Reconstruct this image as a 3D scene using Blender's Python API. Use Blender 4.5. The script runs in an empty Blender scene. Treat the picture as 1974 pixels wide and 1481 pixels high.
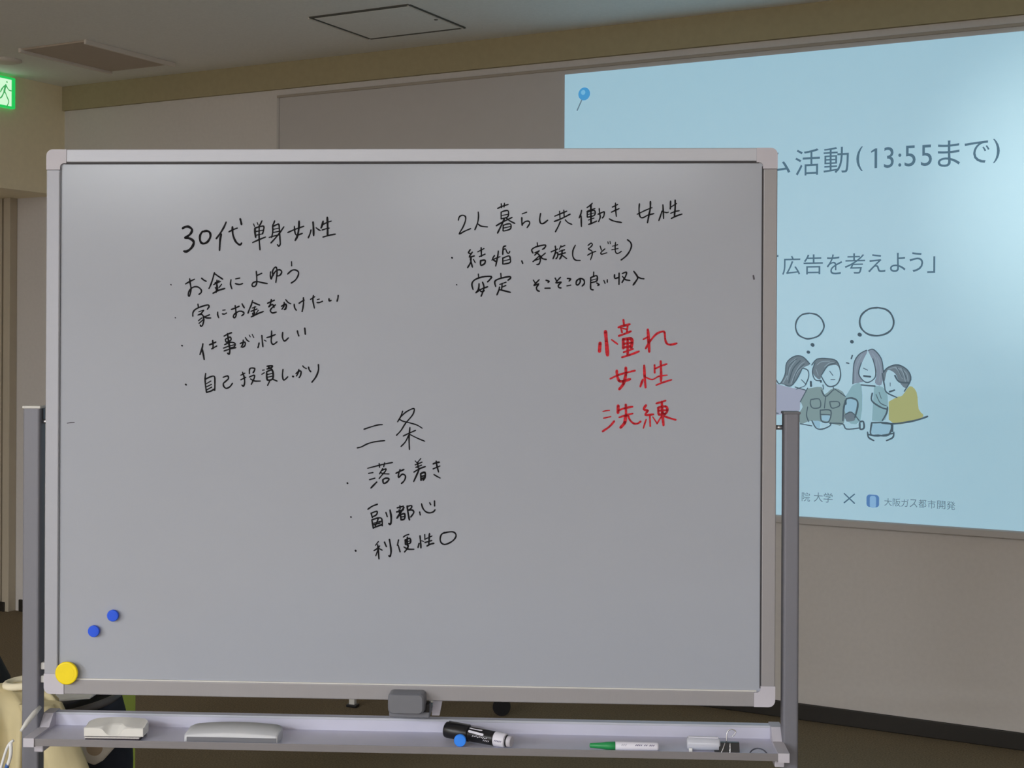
import bpy, bmesh, math, random
from mathutils import Vector, Matrix
from math import sin, cos, pi, radians

SC = bpy.context.scene
COL = SC.collection

# ------------------------------------------------------------------ camera
EYE = 1.45
YAW = 0.484751
cam_d = bpy.data.cameras.new('camera')
cam_d.sensor_width = 36.0
cam_d.lens = 2601.7 / 1974 * 36.0
cam_d.shift_y = -(740.5 - 648.4) / 1974
cam_d.clip_start = 0.05
cam = bpy.data.objects.new('camera', cam_d)
COL.objects.link(cam)
cam.matrix_world = (Matrix.Translation((0, 0, EYE)) @ Matrix.Rotation(YAW, 4, 'Z')
                    @ Matrix.Rotation(radians(90), 4, 'X') @ Matrix.Rotation(0.004866, 4, 'Z'))
SC.camera = cam

# ------------------------------------------------------------------ world, light, exposure
w = bpy.data.worlds.new('world'); SC.world = w; w.use_nodes = True
w.node_tree.nodes['Background'].inputs[0].default_value = (0.75, 0.82, 1.0, 1)
w.node_tree.nodes['Background'].inputs[1].default_value = 0.0
SC.view_settings.view_transform = 'Standard'
SC.view_settings.look = 'None'
SC.view_settings.exposure = 0.0
SC.view_settings.gamma = 1.0
SC.view_settings.use_curve_mapping = False

def area(name, loc, sx, sy, power, col=(1, 1, 1), rot=(0, 0, 0)):
    l = bpy.data.lights.new(name, 'AREA'); l.shape = 'RECTANGLE'
    l.size = sx; l.size_y = sy; l.energy = power; l.color = col
    o = bpy.data.objects.new(name, l); COL.objects.link(o)
    o.location = loc; o.rotation_euler = rot
    return o
CEIL = 2.715
# the ceiling lamps of the rear half of the room (the front row is switched off)
LAMPS = [(-6.2, -3.5, 80), (-3.5, -3.5, 190), (-0.8, -3.5, 165), (1.9, -3.5, 110), (4.2, -3.5, 70),
         (-6.2, -6.3, 110), (-3.5, -6.3, 150), (-0.8, -6.3, 135), (1.9, -6.3, 125)]
for lx, ly, lw in LAMPS:
    area('ceiling_lamp', (lx, ly, CEIL - 0.03), 1.3, 0.28, lw, (0.92, 0.96, 1.0))
# added cool fill light at the rear wall, left half, in place of window daylight
area('rear_fill_light', (-3.6, -8.9, 1.6), 3.2, 1.4, 80, (0.84, 0.92, 1.0), (radians(90), 0, 0))
# the projector hanging in front of the wall screen
sp = bpy.data.lights.new('projector_lamp', 'SPOT'); sp.energy = 210; sp.spot_size = radians(19)
sp.spot_blend = 1.0; sp.shadow_soft_size = 0.05; sp.color = (0.80, 1.0, 0.98)
so = bpy.data.objects.new('projector_lamp', sp); COL.objects.link(so)
so.location = (-0.62, 0.6, 2.5)
so.rotation_euler = (Vector((-0.35, 5.0, 1.95)) - so.location).to_track_quat('-Z', 'Y').to_euler()

# ------------------------------------------------------------------ materials
def lin(c):
    return tuple(((v / 255) / 12.92 if v / 255 <= 0.04045 else ((v / 255 + 0.055) / 1.055) ** 2.4) for v in c)
def mat(name, col, rough=0.6, metal=0.0, noise=0.06, scale=18, bump=0.0, spec=0.5, coat=0.0, emit=None, es=1.0,
        alpha=1.0, trans=0.0, stretch=None):
    m = bpy.data.materials.new(name); m.use_nodes = True
    nt = m.node_tree; b = nt.nodes['Principled BSDF']
    c = lin(col)
    tc = nt.nodes.new('ShaderNodeTexCoord'); nz = nt.nodes.new('ShaderNodeTexNoise')
    mp = nt.nodes.new('ShaderNodeMapping')
    nt.links.new(tc.outputs['Object'], mp.inputs['Vector'])
    if stretch: mp.inputs['Scale'].default_value = stretch
    nt.links.new(mp.outputs['Vector'], nz.inputs['Vector'])
    nz.inputs['Scale'].default_value = scale; nz.inputs['Detail'].default_value = 5
    rp = nt.nodes.new('ShaderNodeValToRGB')
    rp.color_ramp.elements[0].position = 0.3; rp.color_ramp.elements[1].position = 0.7
    rp.color_ramp.elements[0].color = tuple(v * (1 - noise) for v in c) + (1,)
    rp.color_ramp.elements[1].color = tuple(min(1, v * (1 + noise)) for v in c) + (1,)
    nt.links.new(nz.outputs['Fac'], rp.inputs['Fac'])
    nt.links.new(rp.outputs['Color'], b.inputs['Base Color'])
    b.inputs['Roughness'].default_value = rough; b.inputs['Metallic'].default_value = metal
    b.inputs['Specular IOR Level'].default_value = spec
    b.inputs['Coat Weight'].default_value = coat
    b.inputs['Alpha'].default_value = alpha
    b.inputs['Transmission Weight'].default_value = trans
    if emit:
        b.inputs['Emission Color'].default_value = lin(emit) + (1,)
        b.inputs['Emission Strength'].default_value = es
    if bump:
        bp = nt.nodes.new('ShaderNodeBump'); bp.inputs['Strength'].default_value = bump
        bp.inputs['Distance'].default_value = 0.004
        nt.links.new(nz.outputs['Fac'], bp.inputs['Height']); nt.links.new(bp.outputs['Normal'], b.inputs['Normal'])
    return m
M = {
 'wall': mat('wall_paint', (212, 206, 202), 0.9, noise=0.02, scale=60, bump=0.05),
 'band': mat('band_paint', (168, 156, 124), 0.9, noise=0.03, scale=40, bump=0.05),
 'beige': mat('beige_paint', (248, 236, 206), 0.9, noise=0.02, scale=40, bump=0.05),
 'ceil': mat('ceiling_board', (238, 237, 234), 0.95, noise=0.03, scale=90, bump=0.08),
 'carpet': mat('carpet', (130, 116, 94), 1.0, noise=0.25, scale=160, bump=0.6, spec=0.1),
 'skirt': mat('black_vinyl', (36, 31, 25), 0.5, noise=0.05),
 'vent': mat('vent_panel', (190, 176, 163), 0.9, noise=0.02),
 'screenedge': mat('screen_edge', (168, 158, 146), 0.8, noise=0.02),
 'groove': mat('dark_groove', (92, 90, 84), 0.9, noise=0.02),
 'lightedge': mat('pale_edge', (226, 218, 210), 0.8, noise=0.02),
 'doorframe': mat('door_frame_paint', (190, 178, 158), 0.7, noise=0.02),
 'doorleaf': mat('door_leaf', (150, 134, 106), 0.7, noise=0.04),
 'wscreen': mat('wall_screen_sheet', (192, 187, 185), 0.45, noise=0.01),
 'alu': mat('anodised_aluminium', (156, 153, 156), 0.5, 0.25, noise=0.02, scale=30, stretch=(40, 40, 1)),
 'alul': mat('lit_aluminium', (192, 194, 204), 0.5, 0.2, noise=0.02, scale=30, stretch=(1, 40, 40)),  # lit copy of the frame aluminium, light put into the colour
 'alum': mat('half_lit_aluminium', (168, 169, 178), 0.5, 0.2, noise=0.02, scale=30, stretch=(40, 40, 1)),  # left rail's copy, lightened in colour for the light from the left
 'lip': mat('shaded_lip_aluminium', (132, 128, 131), 0.5, 0.2, noise=0.03, scale=30, stretch=(1, 40, 40)),  # lip front darkened in colour for light falling steeply from above
 'post': mat('painted_post', (120, 120, 129), 0.5, 0.2, noise=0.02, scale=30, stretch=(40, 40, 1)),
 'tray': mat('tray_paint', (204, 203, 220), 0.42, 0.1, noise=0.02, scale=20),
 'cap': mat('grey_plastic', (196, 192, 202), 0.5, noise=0.02),
 'latch': mat('dark_grey_plastic', (112, 113, 120), 0.5, noise=0.03),
 'black': mat('black_plastic', (22, 22, 26), 0.35, noise=0.05),
 'seam_shade': mat('dark_seam_shade', (60, 58, 62), 0.7, noise=0.02),  # post grooves, and the shadow line painted under the top rail
 'ink': mat('black_ink', (11, 10, 17), 0.6, noise=0.3, scale=300, spec=0.2),
 'inkgrey': mat('grey_ink', (78, 76, 84), 0.5, noise=0.2, scale=300),
 'inkred': mat('red_ink', (200, 38, 50), 0.6, noise=0.3, scale=260, spec=0.2),
 'blue': mat('blue_plastic', (18, 84, 226), 0.4, noise=0.03),
 'ltblue': mat('light_blue_plastic', (50, 140, 255), 0.4, noise=0.03),
 'yellow': mat('yellow_plastic', (250, 222, 8), 0.45, noise=0.04, scale=40),
 'eraser': mat('eraser_shell', (226, 224, 220), 0.5, noise=0.02),
 'eraser2': mat('pale_grey_block', (204, 205, 210), 0.5, noise=0.02),
 'felt': mat('dark_felt', (62, 56, 62), 0.95, noise=0.2, scale=400),
 'feltw': mat('white_felt', (206, 202, 200), 0.95, noise=0.1, scale=400),
 'mwhite': mat('white_label', (222, 220, 232), 0.5, noise=0.02),
 'mtext': mat('label_print', (90, 84, 120), 0.6, noise=0.02),
 'green': mat('green_plastic', (40, 150, 84), 0.4, noise=0.1),
 'clear': mat('clear_plastic', (226, 228, 240), 0.2, noise=0.02, trans=0.35),
 'steel': mat('steel_wire', (205, 205, 210), 0.25, 0.9, noise=0.02),
 'wire': mat('grey_wire', (88, 90, 104), 0.4, 0.5, noise=0.02),
 'coat': mat('beige_cloth', (210, 196, 156), 0.95, noise=0.08, scale=12, bump=0.15, spec=0.2),
 'coatl': mat('cream_trim', (238, 228, 200), 0.9, noise=0.05),
 'navy': mat('navy_cloth', (34, 38, 50), 0.9, noise=0.1, scale=60, bump=0.2),
 'blackc': mat('black_cloth', (18, 17, 19), 0.75, noise=0.1, scale=60),
 'blackrim': mat('black_rim', (84, 82, 84), 0.5, noise=0.05),
 'paper': mat('white_paper', (226, 226, 226), 0.8, noise=0.02),
 'lime': mat('lime_plastic', (200, 216, 84), 0.6, noise=0.03),
 'pale': mat('pale_cloth', (226, 216, 208), 0.95, noise=0.05, scale=30),
 'patch': mat('brown_patch', (188, 164, 140), 0.95, noise=0.05, scale=30),
 'white': mat('white_paint', (214, 212, 208), 0.5, noise=0.02),
 'strapb': mat('blue_strap', (60, 100, 170), 0.7, noise=0.05),
}
# whiteboard enamel: glossy white with faint wiped smears
m = mat('whiteboard_enamel', (167, 171, 182), 0.18, noise=0.015, scale=2.2, spec=0.36, stretch=(1, 1, 2.5))
M['enamel'] = m
# the projected picture: the projector's light on it is put in as emission
def screen_mat(name, col, k=0.72):
    base = (190, 200, 205)
    mm = mat(name, base, 0.36, noise=0.01, spec=0.5)
    b = mm.node_tree.nodes['Principled BSDF']
    b.inputs['Emission Color'].default_value = lin(col) + (1,)
    b.inputs['Emission Strength'].default_value = k
    return mm
def slide_ink(name, col, k=0.8):
    mm = mat(name, tuple(v * 0.45 for v in col), 0.5, noise=0.01, spec=0.3, emit=col, es=k)
    return mm
M['slide'] = screen_mat('projected_slide', (136, 186, 208))
SI = {'text': slide_ink('slide_text', (82, 116, 136)), 'line': slide_ink('slide_line', (78, 98, 110)),
      'foot': slide_ink('slide_footer', (104, 132, 146)),
      'lilac': slide_ink('slide_lilac', (160, 168, 190)), 'sage': slide_ink('slide_sage', (130, 156, 160)),
      'aqua': slide_ink('slide_aqua', (138, 178, 190)), 'yellow': slide_ink('slide_yellow', (170, 176, 122)),
      'hair': slide_ink('slide_hair', (110, 128, 140)), 'light': slide_ink('slide_light', (150, 192, 214)), 'strand': slide_ink('slide_strand', (142, 164, 178)),
      'hair2': slide_ink('slide_hair_light', (132, 148, 166)),
      'pin': slide_ink('slide_pin', (74, 158, 214)), 'pinl': slide_ink('slide_pin_light', (120, 190, 230)),
      'logo': slide_ink('slide_logo', (84, 130, 186)), 'logol': slide_ink('slide_logo_light', (136, 182, 222))}
M['exitgreen'] = mat('exit_green', (10, 60, 25), 0.4, noise=0.01, emit=(30, 196, 88), es=1.0)
M['exitwhite'] = mat('exit_white', (120, 130, 120), 0.4, noise=0.01, emit=(206, 246, 208), es=1.0)
M['exitfig'] = mat('exit_figure', (20, 60, 30), 0.4, noise=0.01, emit=(70, 170, 96), es=0.9)

# ------------------------------------------------------------------ mesh helpers
class MB:
    def __init__(s): s.v = []; s.f = []; s.sm = []
    def add(s, vs, fs, smooth=False):
        n = len(s.v); s.v += [tuple(v) for v in vs]
        s.f += [tuple(i + n for i in f) for f in fs]; s.sm += [smooth] * len(fs); return s
    def box(s, x0, x1, y0, y1, z0, z1, bev=0.0):
        if bev <= 0:
            vs = [(x, y, z) for z in (z0, z1) for y in (y0, y1) for x in (x0, x1)]
            return s.add(vs, [(0, 2, 3, 1), (4, 5, 7, 6), (0, 1, 5, 4), (2, 6, 7, 3), (0, 4, 6, 2), (1, 3, 7, 5)])
        bm = bmesh.new()
        bmesh.ops.create_cube(bm, size=1.0)
        for v in bm.verts:
            v.co = Vector(((x0 + x1) / 2 + v.co.x * (x1 - x0), (y0 + y1) / 2 + v.co.y * (y1 - y0), (z0 + z1) / 2 + v.co.z * (z1 - z0)))
        bmesh.ops.bevel(bm, geom=bm.edges[:], offset=bev, segments=2, affect='EDGES', profile=0.5)
        return s.from_bm(bm)
    def from_bm(s, bm, smooth=False):
        bm.verts.index_update()
        s.add([v.co.copy() for v in bm.verts], [[v.index for v in f.verts] for f in bm.faces], smooth)
        bm.free(); return s
    def loft(s, rings, closed=True, caps=True, smooth=True):
        n = len(rings[0]); vs = [p for r in rings for p in r]; fs = []
        for i in range(len(rings) - 1):
            for j in range(n if closed else n - 1):
                k = (j + 1) % n
                fs.append((i * n + j, i * n + k, (i + 1) * n + k, (i + 1) * n + j))
        s.add(vs, fs, smooth)
        if caps:
            s.add(list(rings[0]), [tuple(reversed(range(n)))]); s.add(list(rings[-1]), [tuple(range(n))])
        return s
    def tube(s, pts, r, n=12, caps=True):
        pts = [Vector(p) for p in pts]; rr = r if isinstance(r, (list, tuple)) else [r] * len(pts)
        rings = []; up = None
        for i, p in enumerate(pts):
            t = (pts[min(i + 1, len(pts) - 1)] - pts[max(i - 1, 0)]).normalized()
            if up is None:
                up = Vector((0, 0, 1)) if abs(t.z) < 0.9 else Vector((1, 0, 0))
            a = t.cross(up).normalized(); b = a.cross(t).normalized(); up = b
            rings.append([p + (a * cos(2 * pi * k / n) + b * sin(2 * pi * k / n)) * rr[i] for k in range(n)])
        return s.loft(rings, caps=caps)
    def prism(s, poly, axis, a0, a1):
        """poly in the two other axes, extruded along axis"""
        def P(u, v, a): return {'x': (a, u, v), 'y': (u, a, v), 'z': (u, v, a)}[axis]
        n = len(poly)
        s.add([P(u, v, a0) for u, v in poly] + [P(u, v, a1) for u, v in poly],
              [tuple(range(n)), tuple(range(2 * n - 1, n - 1, -1))] + [(i, i + n, (i + 1) % n + n, (i + 1) % n) for i in range(n)])
        return s
    def mesh(s, name):
        me = bpy.data.meshes.new(name); me.from_pydata(s.v, [], s.f)
        me.polygons.foreach_set('use_smooth', s.sm)
        bm = bmesh.new(); bm.from_mesh(me); bmesh.ops.remove_doubles(bm, verts=bm.verts, dist=1e-6)
        bmesh.ops.recalc_face_normals(bm, faces=bm.faces); bm.to_mesh(me); bm.free()
        return me
    def build(s, name, m, parent=None, loc=(0, 0, 0), rot=(0, 0, 0)):
        me = s.mesh(name); me.materials.append(m)
        o = bpy.data.objects.new(name, me); COL.objects.link(o)
        o.location = loc; o.rotation_euler = rot
        if parent: o.parent = parent
        return o
def flat(polys, name, m, parent=None, loc=(0, 0, 0)):
    """flat print: list of 3D polygons in one mesh, no welding"""
    vs = []; fs = []
    for p in polys:
        n = len(vs); vs += p; fs.append(tuple(range(n, n + len(p))))
    me = bpy.data.meshes.new(name); me.from_pydata(vs, [], fs); me.materials.append(m)
    o = bpy.data.objects.new(name, me); COL.objects.link(o); o.location = loc
    if parent: o.parent = parent
    return o
def tag(o, label=None, cat=None, group=None, kind=None):
    if label: o['label'] = label
    if cat: o['category'] = cat
    if group: o['group'] = group
    if kind: o['kind'] = kind
    return o
def thing(name, label, cat, loc, rz=0, group=None):
    o = bpy.data.objects.new(name, None); COL.objects.link(o); o.empty_display_size = 0.05
    o.location = loc; o.rotation_euler = (0, 0, rz)
    return tag(o, label, cat, group)
def struct(name, mb, m, label=None):
    return tag(mb.build(name, m), kind='structure', label=label)
def rrect(x0, x1, y0, y1, r, n=5):
    out = []
    for cx, cy, a in ((x1 - r, y1 - r, 0), (x0 + r, y1 - r, 90), (x0 + r, y0 + r, 180), (x1 - r, y0 + r, 270)):
        for k in range(n + 1):
            t = radians(a + 90 * k / n); out.append((cx + r * cos(t), cy + r * sin(t)))
    return out
def smooth_pts(p, sub=4):
    if len(p) < 3: return p
    out = []
    for i in range(len(p) - 1):
        p0 = p[max(i - 1, 0)]; p1 = p[i]; p2 = p[i + 1]; p3 = p[min(i + 2, len(p) - 1)]
        for k in range(sub):
            t = k / sub
            out.append(tuple(0.5 * ((2 * p1[c]) + (-p0[c] + p2[c]) * t + (2 * p0[c] - 5 * p1[c] + 4 * p2[c] - p3[c]) * t * t
                                    + (-p0[c] + 3 * p1[c] - 3 * p2[c] + p3[c]) * t ** 3) for c in range(2)))
    out.append(p[-1]); return out
def ribbon(p, w, seed=0):
    """2D pen stroke -> list of polygons with round ends"""
    rnd = random.Random(seed); p = smooth_pts(p, 4); out = []; n = len(p)
    ws = [w / 2 * (1 + 0.10 * sin(i * 0.9 + seed)) * (0.86 if i in (0, n - 1) else 1) for i in range(n)]
    L = []; R = []
    for i in range(n):
        a = p[max(i - 1, 0)]; b = p[min(i + 1, n - 1)]
        dx, dy = b[0] - a[0], b[1] - a[1]; l = math.hypot(dx, dy) or 1
        nx, ny = -dy / l * ws[i], dx / l * ws[i]
        L.append((p[i][0] + nx, p[i][1] + ny)); R.append((p[i][0] - nx, p[i][1] - ny))
    for i in range(n - 1):
        out.append([L[i], R[i], R[i + 1], L[i + 1]])
    for i in range(n):
        if i in (0, n - 1) or i % 4 == 0:
            out.append([(p[i][0] + ws[i] * cos(t * pi / 5), p[i][1] + ws[i] * sin(t * pi / 5)) for t in range(10)])
    return out

# ------------------------------------------------------------------ traced data, in tenths of a millimetre
# INK: strokes on the whiteboard (x, z from the board's pivot); SLIDE_*: the projected picture (x, z in the room)
INK = [
 ('heading reading 30代 単身女性', 'black', [
  [[40,-3764,3247,-3725,3272,-3663,3275,-3608,3229,-3624,3168,-3678,3118,-3724,3094],[42,-3721,3091,-3646,3080,-3584,3037,-3581,2984,-3622,2915,-3692,2864,-3742,2867]],[[37,-3430,3195,-3468,3137,-3472,3060,-3447,3007,-3398,2996,-3339,3030,-3297,3107,-3305,3176,-3355,3206,-3417,3195]],[[31,-3032,3352,-3073,3260,-3135,3160,-3196,3079],[34,-3112,3153,-3131,3061,-3141,2885],[26,-2985,3191,-2918,3226,-2844,3253],[34,-2926,3272,-2918,3153,-2879,3046,-2832,2992,-2793,2977,-2770,3003],[34,-2795,3406,-2783,3360,-2772,3314]],[[22,-2571,3322,-2552,3279],[22,-2509,3345,-2495,3309],[26,-2429,3375,-2458,3314,-2488,3273],[34,-2547,3253,-2544,3169,-2534,3104],[26,-2547,3253,-2470,3276,-2400,3283,-2403,3215,-2420,3157],[22,-2534,3196,-2416,3218],[22,-2531,3135,-2420,3158],[26,-2475,3268,-2477,3138,-2472,3031,-2460,2894],[26,-2585,3013,-2484,3059,-2369,3105]],[[26,-2216,3375,-2231,3334,-2249,3291,-2246,3200,-2265,3100],[26,-2241,3284,-2184,3310,-2146,3314,-2134,3200,-2126,3077,-2121,2986,-2147,2955,-2167,2978],[19,-2238,3233,-2146,3252],[22,-2241,3181,-2142,3200],[22,-2307,3099,-2222,3123,-2142,3142],[26,-2061,3276,-2130,3177,-2206,3085,-2276,3008]],[[26,-1884,3284,-1875,3185,-1844,3139,-1752,3166],[34,-1807,3368,-1811,3246,-1833,3124,-1870,3050],[25,-1994,3181,-1883,3230,-1729,3284]],[[26,-1606,3223,-1624,3154,-1652,3093],[34,-1573,3353,-1565,3246,-1562,3132],[23,-1522,3261,-1483,3231,-1449,3213],[34,-1404,3368,-1419,3307,-1437,3258],[22,-1422,3304,-1345,3345,-1268,3371],[34,-1335,3432,-1329,3292,-1329,3139],[23,-1421,3223,-1345,3246,-1302,3254],[26,-1405,3106,-1298,3136,-1198,3155]]
 ]),
 ('bulleted line reading お金によゆう', 'black', [
  [[25,-3960,2311,-3954,2305],[26,-3713,2321,-3643,2361,-3561,2401],[26,-3643,2409,-3632,2325,-3619,2248,-3630,2164,-3650,2118,-3665,2148,-3642,2217,-3580,2269,-3503,2271,-3448,2225,-3448,2179,-3484,2149],[26,-3441,2417,-3402,2386,-3364,2367]],[[26,-3225,2509,-3255,2402,-3286,2310,-3316,2246],[26,-3217,2491,-3155,2448,-3085,2403],[22,-3216,2341,-3146,2380],[25,-3239,2310,-3177,2344,-3123,2364],[25,-3182,2387,-3185,2295,-3195,2180],[22,-3211,2264,-3189,2226],[22,-3103,2318,-3146,2262],[28,-3246,2169,-3146,2219,-3050,2247],[31,-3177,2295,-3169,2219]],[[26,-2945,2395,-2953,2319,-2929,2242],[26,-2868,2408,-2798,2422],[26,-2872,2330,-2805,2315,-2751,2330]],[[26,-2520,2534,-2512,2435,-2515,2328,-2550,2282,-2589,2297,-2577,2340,-2512,2364,-2404,2343,-2334,2331],[26,-2505,2468,-2428,2502]],[[26,-2281,2527,-2284,2466,-2268,2408,-2242,2474,-2188,2543,-2127,2561,-2093,2525,-2126,2469,-2173,2459],[26,-2234,2466,-2250,2527,-2219,2591,-2186,2601,-2173,2543,-2176,2466,-2191,2352]],[[25,-1930,2696,-1927,2627],[26,-1995,2490,-1926,2551,-1865,2559,-1815,2528,-1818,2467,-1864,2391,-1933,2342]]
 ]),
 ('bulleted line reading 家にお金をかけたい', 'black', [
  [[19,-3884,1760,-3878,1754]],[[26,-3501,1984,-3492,1930],[26,-3586,1785,-3583,1846,-3540,1900,-3439,1946,-3331,1972,-3315,1942,-3343,1900],[23,-3485,1858,-3408,1885],[23,-3400,1885,-3446,1831,-3500,1803],[26,-3493,1808,-3431,1813,-3399,1739,-3419,1640,-3445,1617,-3461,1639],[23,-3438,1754,-3488,1711],[23,-3415,1724,-3480,1665],[26,-3306,1809,-3376,1778,-3415,1755],[26,-3404,1785,-3361,1758,-3283,1755]],[[26,-3167,1855,-3167,1809,-3148,1760],[23,-3082,1886,-3040,1891],[23,-3090,1825,-3051,1822,-3017,1840]],[[26,-2935,1899,-2865,1925,-2807,1953],[26,-2873,1963,-2862,1879,-2857,1803,-2880,1761,-2903,1780,-2880,1826,-2803,1870,-2737,1857,-2726,1826,-2761,1796],[26,-2757,1994,-2739,1959,-2718,1926]],[[26,-2580,2049,-2603,1972,-2630,1911,-2656,1839],[26,-2572,2018,-2518,1995,-2460,1973],[22,-2587,1923,-2528,1945],[25,-2605,1870,-2506,1907],[25,-2548,1942,-2556,1865,-2566,1789],[22,-2582,1839,-2574,1807],[22,-2483,1888,-2517,1839],[28,-2602,1776,-2509,1824,-2401,1866],[28,-2548,1858,-2543,1812]],[[26,-2329,2004,-2263,2034,-2214,2056],[26,-2266,2065,-2281,1989,-2306,1946,-2247,1986,-2219,1935],[26,-2198,1977,-2262,1920,-2281,1879,-2247,1844,-2180,1858]],[[31,-2093,1956,-2031,1989,-2013,1962,-2028,1913,-2049,1901],[26,-2050,2023,-2054,1959,-2088,1905],[23,-2024,2066,-1985,2020,-1939,1997]],[[26,-1882,1990,-1872,1929,-1846,1891],[26,-1800,2006,-1762,2033,-1716,2059],[26,-1728,2097,-1726,2006,-1735,1930,-1749,1868]],[[26,-1608,2072,-1539,2116],[26,-1562,2136,-1569,2052,-1543,1927],[23,-1496,2068,-1462,2077],[25,-1500,2019,-1454,2022,-1408,2041]],[[26,-1300,2084,-1296,2046,-1265,2056],[26,-1147,2138,-1151,2092,-1165,2043]]
 ]),
 ('bulleted line reading 仕事が忙しい', 'black', [
  [[31,-3768,1296,-3762,1289]],[[28,-3413,1326,-3428,1249,-3463,1146],[31,-3425,1234,-3404,1142,-3391,1065],[28,-3304,1308,-3250,1330,-3196,1354],[28,-3250,1380,-3242,1296,-3245,1247],[25,-3265,1242,-3180,1289]],[[26,-3057,1455,-2995,1488,-2930,1512],[31,-3000,1496,-2979,1358,-2960,1236,-2970,1160,-2998,1172],[26,-3033,1404,-2956,1438,-2943,1389,-3017,1355,-3036,1401],[25,-3048,1312,-2956,1351,-2875,1336,-2882,1282,-2940,1259],[22,-3067,1254,-2971,1290,-2878,1313],[25,-3055,1208,-2955,1241,-2859,1264]],[[26,-2785,1333,-2723,1357,-2700,1342,-2708,1296,-2746,1268],[26,-2734,1390,-2739,1329,-2769,1272],[22,-2701,1436,-2672,1391,-2634,1365],[19,-2634,1475,-2616,1444],[19,-2585,1486,-2558,1434]],[[26,-2468,1343,-2476,1300,-2486,1266],[26,-2422,1468,-2414,1377,-2403,1282],[20,-2383,1392,-2349,1374],[26,-2337,1434,-2268,1454,-2196,1485],[26,-2258,1545,-2260,1454,-2263,1362,-2229,1321,-2167,1363]],[[26,-2072,1523,-2075,1439,-2041,1378,-1975,1432],[26,-1826,1548,-1816,1502,-1802,1464],[31,-1703,1591,-1693,1495]]
 ]),
 ('bulleted line reading 自己投資しっかり', 'black', [
  [[34,-3701,645,-3693,639]],[[26,-3364,833,-3374,744,-3363,606,-3347,514],[26,-3371,733,-3294,772,-3219,783,-3208,683,-3210,550],[23,-3347,664,-3275,706],[22,-3347,609,-3267,649],[23,-3347,557,-3262,604],[28,-3344,517,-3277,538,-3212,573]],[[26,-3069,769,-2996,792,-2980,749,-3030,700,-3065,666,-3057,616,-3014,585,-2952,616,-2913,670]],[[26,-2772,806,-2705,840],[26,-2744,855,-2713,763,-2708,679,-2727,621,-2751,641],[26,-2771,729,-2690,771],[26,-2628,898,-2605,925,-2543,920,-2543,887,-2566,848],[26,-2628,894,-2628,833],[26,-2628,776,-2551,807,-2543,772,-2566,715,-2596,654],[25,-2609,746,-2542,711,-2442,711]],[[23,-2409,891,-2378,895],[23,-2419,823,-2378,849],[28,-2332,957,-2242,965,-2265,931,-2335,911],[23,-2289,934,-2242,901],[31,-2338,865,-2245,892,-2234,754,-2326,732,-2338,865],[25,-2327,819,-2242,840],[25,-2326,773,-2242,794],[26,-2275,735,-2321,640],[26,-2241,743,-2164,713],[31,-2304,949,-2304,919]],[[26,-2065,905,-2072,798,-2048,729,-1984,783],[40,-1899,791,-1890,788]],[[26,-1848,837,-1795,879,-1761,873,-1771,807,-1794,772],[26,-1798,906,-1813,845,-1837,799],[22,-1734,968,-1710,941,-1672,923],[26,-1636,946,-1625,904,-1599,870],[28,-1472,989,-1471,893,-1512,786,-1578,699]]
 ]),
 ('heading reading 2人暮らし共働き 女性', 'black', [
  [[24,846,3387,864,3445,916,3468,962,3445,962,3375,922,3271,861,3161,946,3204,1050,3248]],[[24,1174,3523,1179,3445,1163,3341,1120,3231],[24,1175,3323,1224,3289,1328,3277]],[[24,1494,3581,1569,3616,1667,3647],[24,1554,3658,1560,3595],[24,1606,3664,1600,3606],[26,1552,3520,1553,3408],[24,1552,3520,1616,3543,1670,3537,1662,3445,1558,3410],[21,1558,3462,1662,3485],[26,1472,3295,1570,3353,1732,3433],[28,1605,3410,1570,3329,1496,3177],[24,1639,3422,1697,3376,1778,3335],[28,1588,3306,1585,3212],[24,1594,3304,1651,3324,1711,3321,1704,3243,1594,3208],[24,1594,3258,1703,3283]],[[24,1899,3491,1974,3520],[26,1893,3431,1894,3364,1900,3304],[24,1902,3320,1951,3364,2007,3370,2023,3332,1981,3266]],[[26,2202,3497,2188,3399,2205,3339,2251,3336,2320,3388]],[[24,2435,3454,2538,3497,2633,3537],[26,2515,3535,2522,3416],[26,2584,3552,2591,3440],[26,2430,3368,2539,3411,2686,3486],[24,2530,3370,2493,3284,2448,3198],[21,2608,3394,2654,3347,2718,3319]],[[26,2876,3549,2862,3486,2837,3426],[26,2869,3457,2871,3376,2874,3284]],[[24,3051,3666,3014,3630,2964,3595],[21,2962,3532,3031,3561,3094,3578],[31,3027,3641,3029,3538,3032,3333],[24,2968,3526,2969,3440],[24,2968,3520,3085,3549,3086,3469,2974,3437],[19,2968,3480,3077,3505],[21,2986,3390,3080,3423],[26,2992,3319,3055,3342,3122,3373]],[[24,3146,3486,3204,3512,3246,3524,3241,3459,3216,3425],[24,3165,3578,3172,3503,3181,3434,3155,3365]],[[24,3381,3604,3467,3647],[24,3364,3520,3421,3547,3490,3578],[24,3430,3670,3433,3572,3445,3451],[24,3330,3411,3382,3382,3445,3365,3531,3351]],[[24,3822,3658,3816,3572,3823,3480,3846,3434,3891,3434,3960,3471,4057,3496],[28,4001,3693,3999,3584,3977,3469,3955,3348],[21,3788,3486,3868,3526,3948,3563,4028,3595]],[[24,4190,3538,4166,3457,4140,3383],[26,4205,3641,4211,3538,4217,3417],[19,4220,3524,4268,3513,4297,3521],[26,4330,3701,4328,3630,4325,3574],[21,4336,3604,4427,3662],[28,4404,3716,4405,3607,4394,3460],[21,4331,3501,4405,3532,4473,3544],[26,4343,3417,4417,3455,4517,3489]]
 ]),
 ('bulleted line reading 結婚、家族(子ども)', 'black', [
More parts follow.
